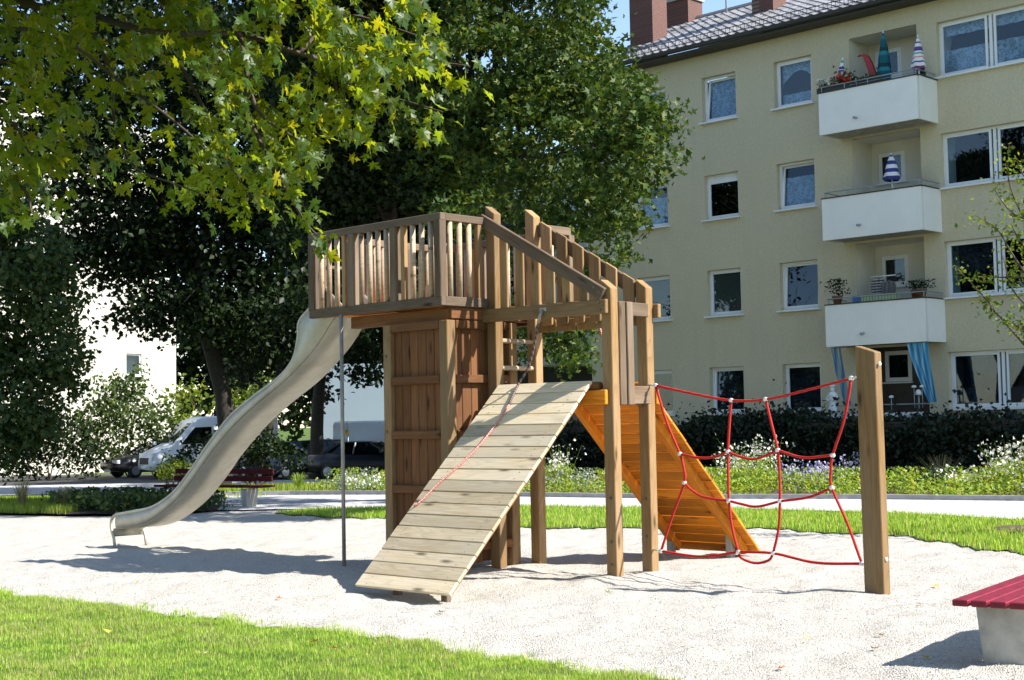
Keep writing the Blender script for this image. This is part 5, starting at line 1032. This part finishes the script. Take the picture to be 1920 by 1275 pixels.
for k, i in enumerate(sel):
    m3 = Rv[i]*szs[i]; M = Matrix([[*m3[0], vis[i][0]], [*m3[1], vis[i][1]], [*m3[2], vis[i][2]], [0, 0, 0, 1]]); put(bpy.data.objects.new('leaf', lms[k % 4]), M, mt)
stuffmesh('foliage', [cloud(vis[oth], szs[oth], mlv, mlf, rot=Rv[oth])], M_['maple'], mt)
stuffmesh('unseen_shade_foliage', [cloud(hi, rng.uniform(.13, .19, len(hi)), PALM_V, PALM_F, 1.2)], M_['maple'], mt)
# fallen leaves
fl = [(590, 1205, 'orange'), (628, 1217, 'orange'), (380, 1230, 'pale'), (200, 1183, 'yellow'), (155, 1218, 'brown'), (272, 1131, 'green'), (523, 1117, 'brown'), (827, 1141, 'brown'), (1735, 1220, 'yellow'), (1640, 1208, 'brown'), (1512, 1193, 'yellow'), (1755, 1093, 'yellow'), (1725, 1130, 'brown'), (1140, 1110, 'green'), (255, 1086, 'tan'), (1465, 1253, 'orange'), (1650, 1184, 'tan')]
place = {590: 'on the lawn below the front ramp', 628: 'on the lawn just right of the other one', 380: 'on the lawn near the bottom', 200: 'on the lawn near the sand edge', 155: 'on the lawn at the left', 272: 'on the sand just above the lawn edge', 523: 'on the sand left of the ramp foot', 827: 'on the sand below the ramp foot', 1735: 'on the sand left of the near bench', 1640: 'on the sand left of the yellow leaf', 1512: 'on the sand in the near middle', 1755: 'on the sand right of the lone post', 1725: 'on the sand between lone post and near bench', 1140: 'on the sand below the front post', 255: 'on the sand below the slide end', 1465: 'on the sand at the bottom edge', 1650: 'on the sand beyond the brown leaf'}
lc = dict(orange=(.5, .2, .06), pale=(.6, .52, .3), yellow=(.6, .5, .06), brown=(.25, .13, .06), green=(.15, .22, .04), tan=(.4, .28, .14))
fmat = {k: leafmat('fallen_'+k, [v, tuple(min(1, x*1.2) for x in v)], .15, (1, 1, 1)) for k, v in lc.items()}
for px, py, c in fl:
    p = ground(px, py, .03); p.z = float(hs0(np.array([p.x]), np.array([p.y]))[0])+(.055 if inpoly(np.array([p.x]), np.array([p.y]), LAWN)[0] else .02)
    me = lms[1].copy(); me.materials.clear(); me.materials.append(fmat[c]); o = put(bpy.data.objects.new('fallen_leaf', me), Matrix.Translation(p) @ Matrix.Rotation(random.uniform(0, 6), 4, 'Z') @ Matrix.Rotation(random.uniform(-.35, .35), 4, 'X') @ Matrix.Rotation(random.uniform(2.8, 3.5), 4, 'Y') @ Matrix.Diagonal((.075, .075, .09, 1)))
    tag(o, 'fallen %s leaf lying %s' % (c, place[px]), 'leaf', 'fallen leaves')
# ---------------------------------------------------------------- benches
def bench(label, M, L, slats, back, mat, supports, sh=.44):
    t = thing('park_bench', label, 'bench', M.translation); WM[t.name] = M; t.matrix_basis = M; P = lambda x, y, z: M @ Vector((x, y, z)); X = (M.to_3x3() @ Vector((1, 0, 0))); Yv = (M.to_3x3() @ Vector((0, 1, 0)))
    for y in slats: beam('slat', P(-L/2, y, sh-.02), P(L/2, y, sh-.02), .105, .042, M_[mat], t, side=Yv, b=.006)
    for z, y in back: beam('back_slat', P(-L/2+.1, y, z), P(L/2-.12, y, z), .105, .042, M_[mat], t, side=Z, b=.006)
    for x in supports:
        mb = MB(); w0, w1 = .13, .17
        d0, d1 = (max(slats)-min(slats))/2*.75, (max(slats)-min(slats))/2+.0; yc = (max(slats)+min(slats))/2
        vs_ = [P(x+sx_*wd, yc+sy*dd, zz) for wd, dd, zz in ((w0/2, d0, -.15), (w1/2, d1, sh-.065)) for sx_, sy in ((-1, -1), (1, -1), (1, 1), (-1, 1))]
        mb.add(vs_, [(3, 2, 1, 0), (4, 5, 6, 7), (0, 1, 5, 4), (1, 2, 6, 5), (2, 3, 7, 6), (3, 0, 4, 7)]); o = mb.build('support', M_['concrete'], t); bv = o.modifiers.new('soft', 'BEVEL'); bv.width = .012
        if back: beam('back_bracket', P(x+.0, max(slats)+.03, sh-.05), P(x, back[-1][1]+.04, back[-1][0]+.05), .05, .02, M_['steel'], t, side=X)
    return t
b0, b1 = ground(478, 953), at(290, 935, 30.8); dx = Vector((b1.x-b0.x, b1.y-b0.y, 0)).normalized()*-1
ang_ = math.atan2(dx.y, dx.x); cc = Vector((b0.x, b0.y, .02))-dx*1.15
bench('red slatted park bench with backrest standing behind the slide', Matrix.Translation(cc) @ Matrix.Rotation(ang_, 4, 'Z'), 3.0, (-.18, -.06, .06, .18), [(.56, .27), (.71, .31)], 'redshade', (-.95, 1.0))
c0, c1 = at(1785, 1133, 9.45), at(1925, 1093, 10.9)
X_ = Vector((c1.x-c0.x, c1.y-c0.y, 0)).normalized(); Y_ = Vector((X_.y, -X_.x, 0)); sh_ = .44
cc = Vector((c0.x, c0.y, 0))+X_*.9+Y_*.235
Mb = Matrix(((X_.x, -Y_.x, 0, cc.x), (X_.y, -Y_.y, 0, cc.y), (0, 0, 1, .0), (0, 0, 0, 1)))
bench('red slatted bench seat on concrete block, cut by the right edge', Mb, 1.8, (-.183, -.061, .061, .183), [], 'red', (-.50, .55), sh_)
# ---------------------------------------------------------------- parked vehicles
def loft(secs):                                       # secs: list of (x, [(y, z), ...]) half sections, mirrored
    vs_, fs = [], []; m = len(secs[0][1])*2
    for x, hs in secs: vs_ += [(x, y, z) for y, z in hs]+[(x, -y, z) for y, z in hs[::-1]]
    for i in range(len(secs)-1):
        for k in range(m): fs.append((i*m+k, i*m+(k+1) % m, (i+1)*m+(k+1) % m, (i+1)*m+k))
    fs += [tuple(range(m-1, -1, -1)), tuple(range((len(secs)-1)*m, len(secs)*m))]; return vs_, fs
def vehicle(name, label, cat, loc, head, col, body, cab, roof, wheels, lamps, w, win=None, R_=.31, grille=None, plate=True, pillars=True):
    M = Matrix.Translation(loc) @ Matrix.Rotation(head, 4, 'Z'); t = thing(name, label, cat, loc, 'vehicles parked along the road'); t.matrix_basis = M; WM[t.name] = M
    pm = paint('car_paint', col, .22); vs_, fs = loft([(x, [(0, zb), (ww*.9, zb), (ww, zb+.1), (ww*1.0, (zb+zt)/2), (ww*.95, zt-.06), (ww*.8, zt), (0, zt+.025)]) for x, zb, zt, ww in body]); o = pmesh('body', vs_, fs, pm, M, t, True)
    if cab:
        vs_, fs = loft([(x, [(0, z0), (wl_, z0), (wu, z1), (wu*.5, z1+.01), (0, z1+.012)]) for x, z0, z1, wl_, wu in cab]); pmesh('windows', vs_, fs, M_['carglass'], M, t)
        vs_, fs = loft([(x, [(0, z-.02), (wu, z-.03), (wu*.96, z+.012), (wu*.5, z+.035), (0, z+.04)]) for x, z, wu in roof]); pmesh('roof', vs_, fs, pm, M, t, True)
        if pillars:
            for s_ in (-1, 1):
                mb = MB(); a = cab[0]; b = roof[0]; mb.tube([M @ Vector((a[0], s_*a[3], a[1])), M @ Vector((b[0], s_*b[2], b[1]))], .045, 5); mb.build('pillar', pm, t); mb = MB(); a = cab[-1]; b = roof[-1]; mb.tube([M @ Vector((a[0], s_*a[3], a[1])), M @ Vector((b[0], s_*b[2], b[1]))], .045, 5)
                mb.build('pillar', pm, t); mb = MB(); x = (roof[0][0]+roof[-1][0])/2; mb.tube([M @ Vector((x, s_*w*.97, cab[1][1])), M @ Vector((x, s_*roof[0][2], roof[0][1]))], .035, 5)
                mb.build('pillar', pm, t)
    for x in wheels:
        for s_ in (-1, 1):
            a, b = lathe_geo([(.0, -.1), (R_*.8, -.1), (R_, -.07), (R_, .07), (R_*.8, .1), (.0, .1)], 18); wo = pmesh('wheel', a, b, M_['tyre'], M @ Matrix.Translation((x, s_*(w-.09), R_)) @ Matrix.Rotation(R(90), 4, 'X'), t, True)
            a, b = lathe_geo([(.0, -.02), (R_*.62, -.01), (R_*.6, .0), (.0, .02)], 14); pmesh('hub', a, b, M_['hub'], M @ Matrix.Translation((x, s_*(w+.015), R_)) @ Matrix.Rotation(R(90), 4, 'X'), wo)
    for x, y, z, lx, ly, lz, mt_ in lamps:
        for s_ in (-1, 1): mb = MB(); mb.box(M @ Vector((x, s_*y, z)), M.to_3x3() @ Vector((lx, 0, 0)), M.to_3x3() @ Vector((0, ly, 0)), Z*lz); mb.build('headlight' if mt_ == 'lamp' else 'tail_light', M_[mt_] if mt_ in M_ else mt_, t)
    if grille: x, z, hy, hz = grille; mb = MB(); mb.box(M @ Vector((x, 0, z)), M.to_3x3() @ Vector((.02, 0, 0)), M.to_3x3() @ Vector((0, hy, 0)), Z*hz); mb.build('grille', M_['gutter'], t)
    if plate and grille: mb = MB(); mb.box(M @ Vector((grille[0]+.03, 0, grille[1]-.24)), M.to_3x3() @ Vector((.01, 0, 0)), M.to_3x3() @ Vector((0, .26, 0)), Z*.055); mb.build('number_plate', M_['white'], t)
    for q in win or []: mb = MB(); mb.add([M @ Vector(p) for p in q], [tuple(range(len(q)))]); o = mb.build('window', M_['carglass'], t); sm = o.modifiers.new('thickness', 'SOLIDIFY'); sm.thickness = .02
    mb = MB()
    for s_ in (-1, 1): mb.box(M @ Vector((cab[-1][0]-.25 if cab else body[-3][0]-.2, s_*(w+.09), cab[0][1]+.1 if cab else 1.45)), M.to_3x3() @ Vector((.05, 0, 0)), M.to_3x3() @ Vector((0, .09, 0)), Z*.07)
    mb.build('mirror', pm, t); return t
W_ = .87
sed_b = [(-2.25, .42, .72, .70), (-2.18, .3, .96, .82), (-1.6, .24, 1.0, W_), (-.6, .22, .99, W_), (.8, .22, .96, W_), (1.5, .24, .88, .85), (2.05, .3, .77, .78), (2.22, .4, .62, .66)]
sed_c = [(-1.62, .97, .99, .72, .6), (-.85, .97, 1.40, .80, .60), (.2, .96, 1.41, .80, .60), (1.05, .93, .95, .74, .6)]
sed_r = [(-.92, 1.385, .60), (-.4, 1.415, .61), (.24, 1.395, .60)]
hat_b = [(-2.0, .42, .8, .72), (-1.95, .3, .98, .82), (-1.4, .24, .99, W_), (.6, .22, .95, W_), (1.3, .24, .9, .85), (1.85, .3, .76, .78), (2.02, .4, .6, .66)]
hat_c = [(-1.92, .97, 1.0, .72, .6), (-1.55, .97, 1.42, .80, .60), (.1, .95, 1.44, .80, .61), (1.0, .92, .94, .74, .6)]
hat_r = [(-1.6, 1.40, .60), (-.7, 1.45, .61), (.16, 1.42, .60)]
lampsF = lambda x, z: [(x, .56, z, .05, .18, .07, 'lamp')]
def gv(px, Y, dz=0): p = at(px, 800, Y); return Vector((p.x, Y, -.42+dz))
vehicle('parked_car', 'black sedan parked beyond the flower bed, right beside the boarded shaft', 'car', gv(692, 55), R(-14), (.008, .009, .012), sed_b, sed_c, sed_r, (-1.35, 1.35), lampsF(2.12, .68), W_, None, .31, (2.2, .55, .5, .1))
vehicle('parked_car', 'dark blue car seen behind the bench, right of the slide', 'car', gv(525, 57), R(-38), (.012, .03, .085), hat_b, hat_c, hat_r, (-1.2, 1.25), lampsF(1.92, .68), W_, None, .31, (2.0, .55, .5, .1))
vehicle('parked_car', 'dark grey car mostly hidden between the blue car and the black sedan', 'car', gv(628, 61), R(-20), (.02, .022, .025), hat_b, hat_c, hat_r, (-1.2, 1.25), lampsF(1.92, .68), W_, None, .31, (2.0, .55, .5, .1))
vehicle('parked_car', 'black car at the left, its nose beside the white van', 'car', gv(290, 62.5), R(222), (.008, .008, .01), sed_b, sed_c, sed_r, (-1.35, 1.35), [(2.10, .58, .70, .08, .2, .075, 'lamp')], W_, None, .31, (2.19, .55, .42, .10))
van_b = [(-2.75, .5, 2.3, .86), (-2.7, .35, 2.48, .92), (-1., .32, 2.52, .95), (.55, .32, 2.5, .95), (.95, .32, 2.36, .94), (1.85, .32, 1.42, .93), (2.2, .33, 1.26, .92), (2.6, .36, 1.08, .88), (2.78, .42, .8, .8)]
vw = [[(1.84, -.8, 1.46), (1.84, .8, 1.46), (1.06, .78, 2.26), (1.06, -.78, 2.26)]]+[[(.25, s_*.957, 1.45), (1.55, s_*.957, 1.40), (.95, s_*.945, 2.08), (.25, s_*.955, 2.1)] for s_ in (-1, 1)]
vehicle('parked_van', 'white delivery van with dark grille parked left of the thick trunk', 'van', gv(392, 60.5), R(212), (.72, .75, .78), van_b, None, None, (-1.75, 1.85), [(2.6, .70, .92, .12, .14, .14, 'lamp')], .95, vw, .34, (2.77, .74, .55, .13))
trl = [(-1.9, .6, 2.1, .95), (-1.85, .55, 2.2, 1.0), (1.8, .55, 2.2, 1.0), (1.9, .6, 2.1, .96)]
vehicle('box_trailer', 'pale grey box trailer standing behind the black sedan roof', 'trailer', gv(715, 62), R(-8), (.62, .66, .68), trl, None, None, (-.5, .5), [], 1.0, None, .3, None, False)
sg = gv(652, 58); t = thing('street_sign', 'thin sign post with small yellow plate beyond the fire pole', 'sign', sg); tube('pole', [sg, sg+Z*2.2], .035, M_['rail_metal'], t, 6); mb = MB(); mb.box(sg+Z*1.75-V*.04, Vector((.07, 0, 0)), Vector((0, .015, 0)), Z*.11); mb.build('plate', paint('sign_yellow', (.45, .28, .03), .6), t)
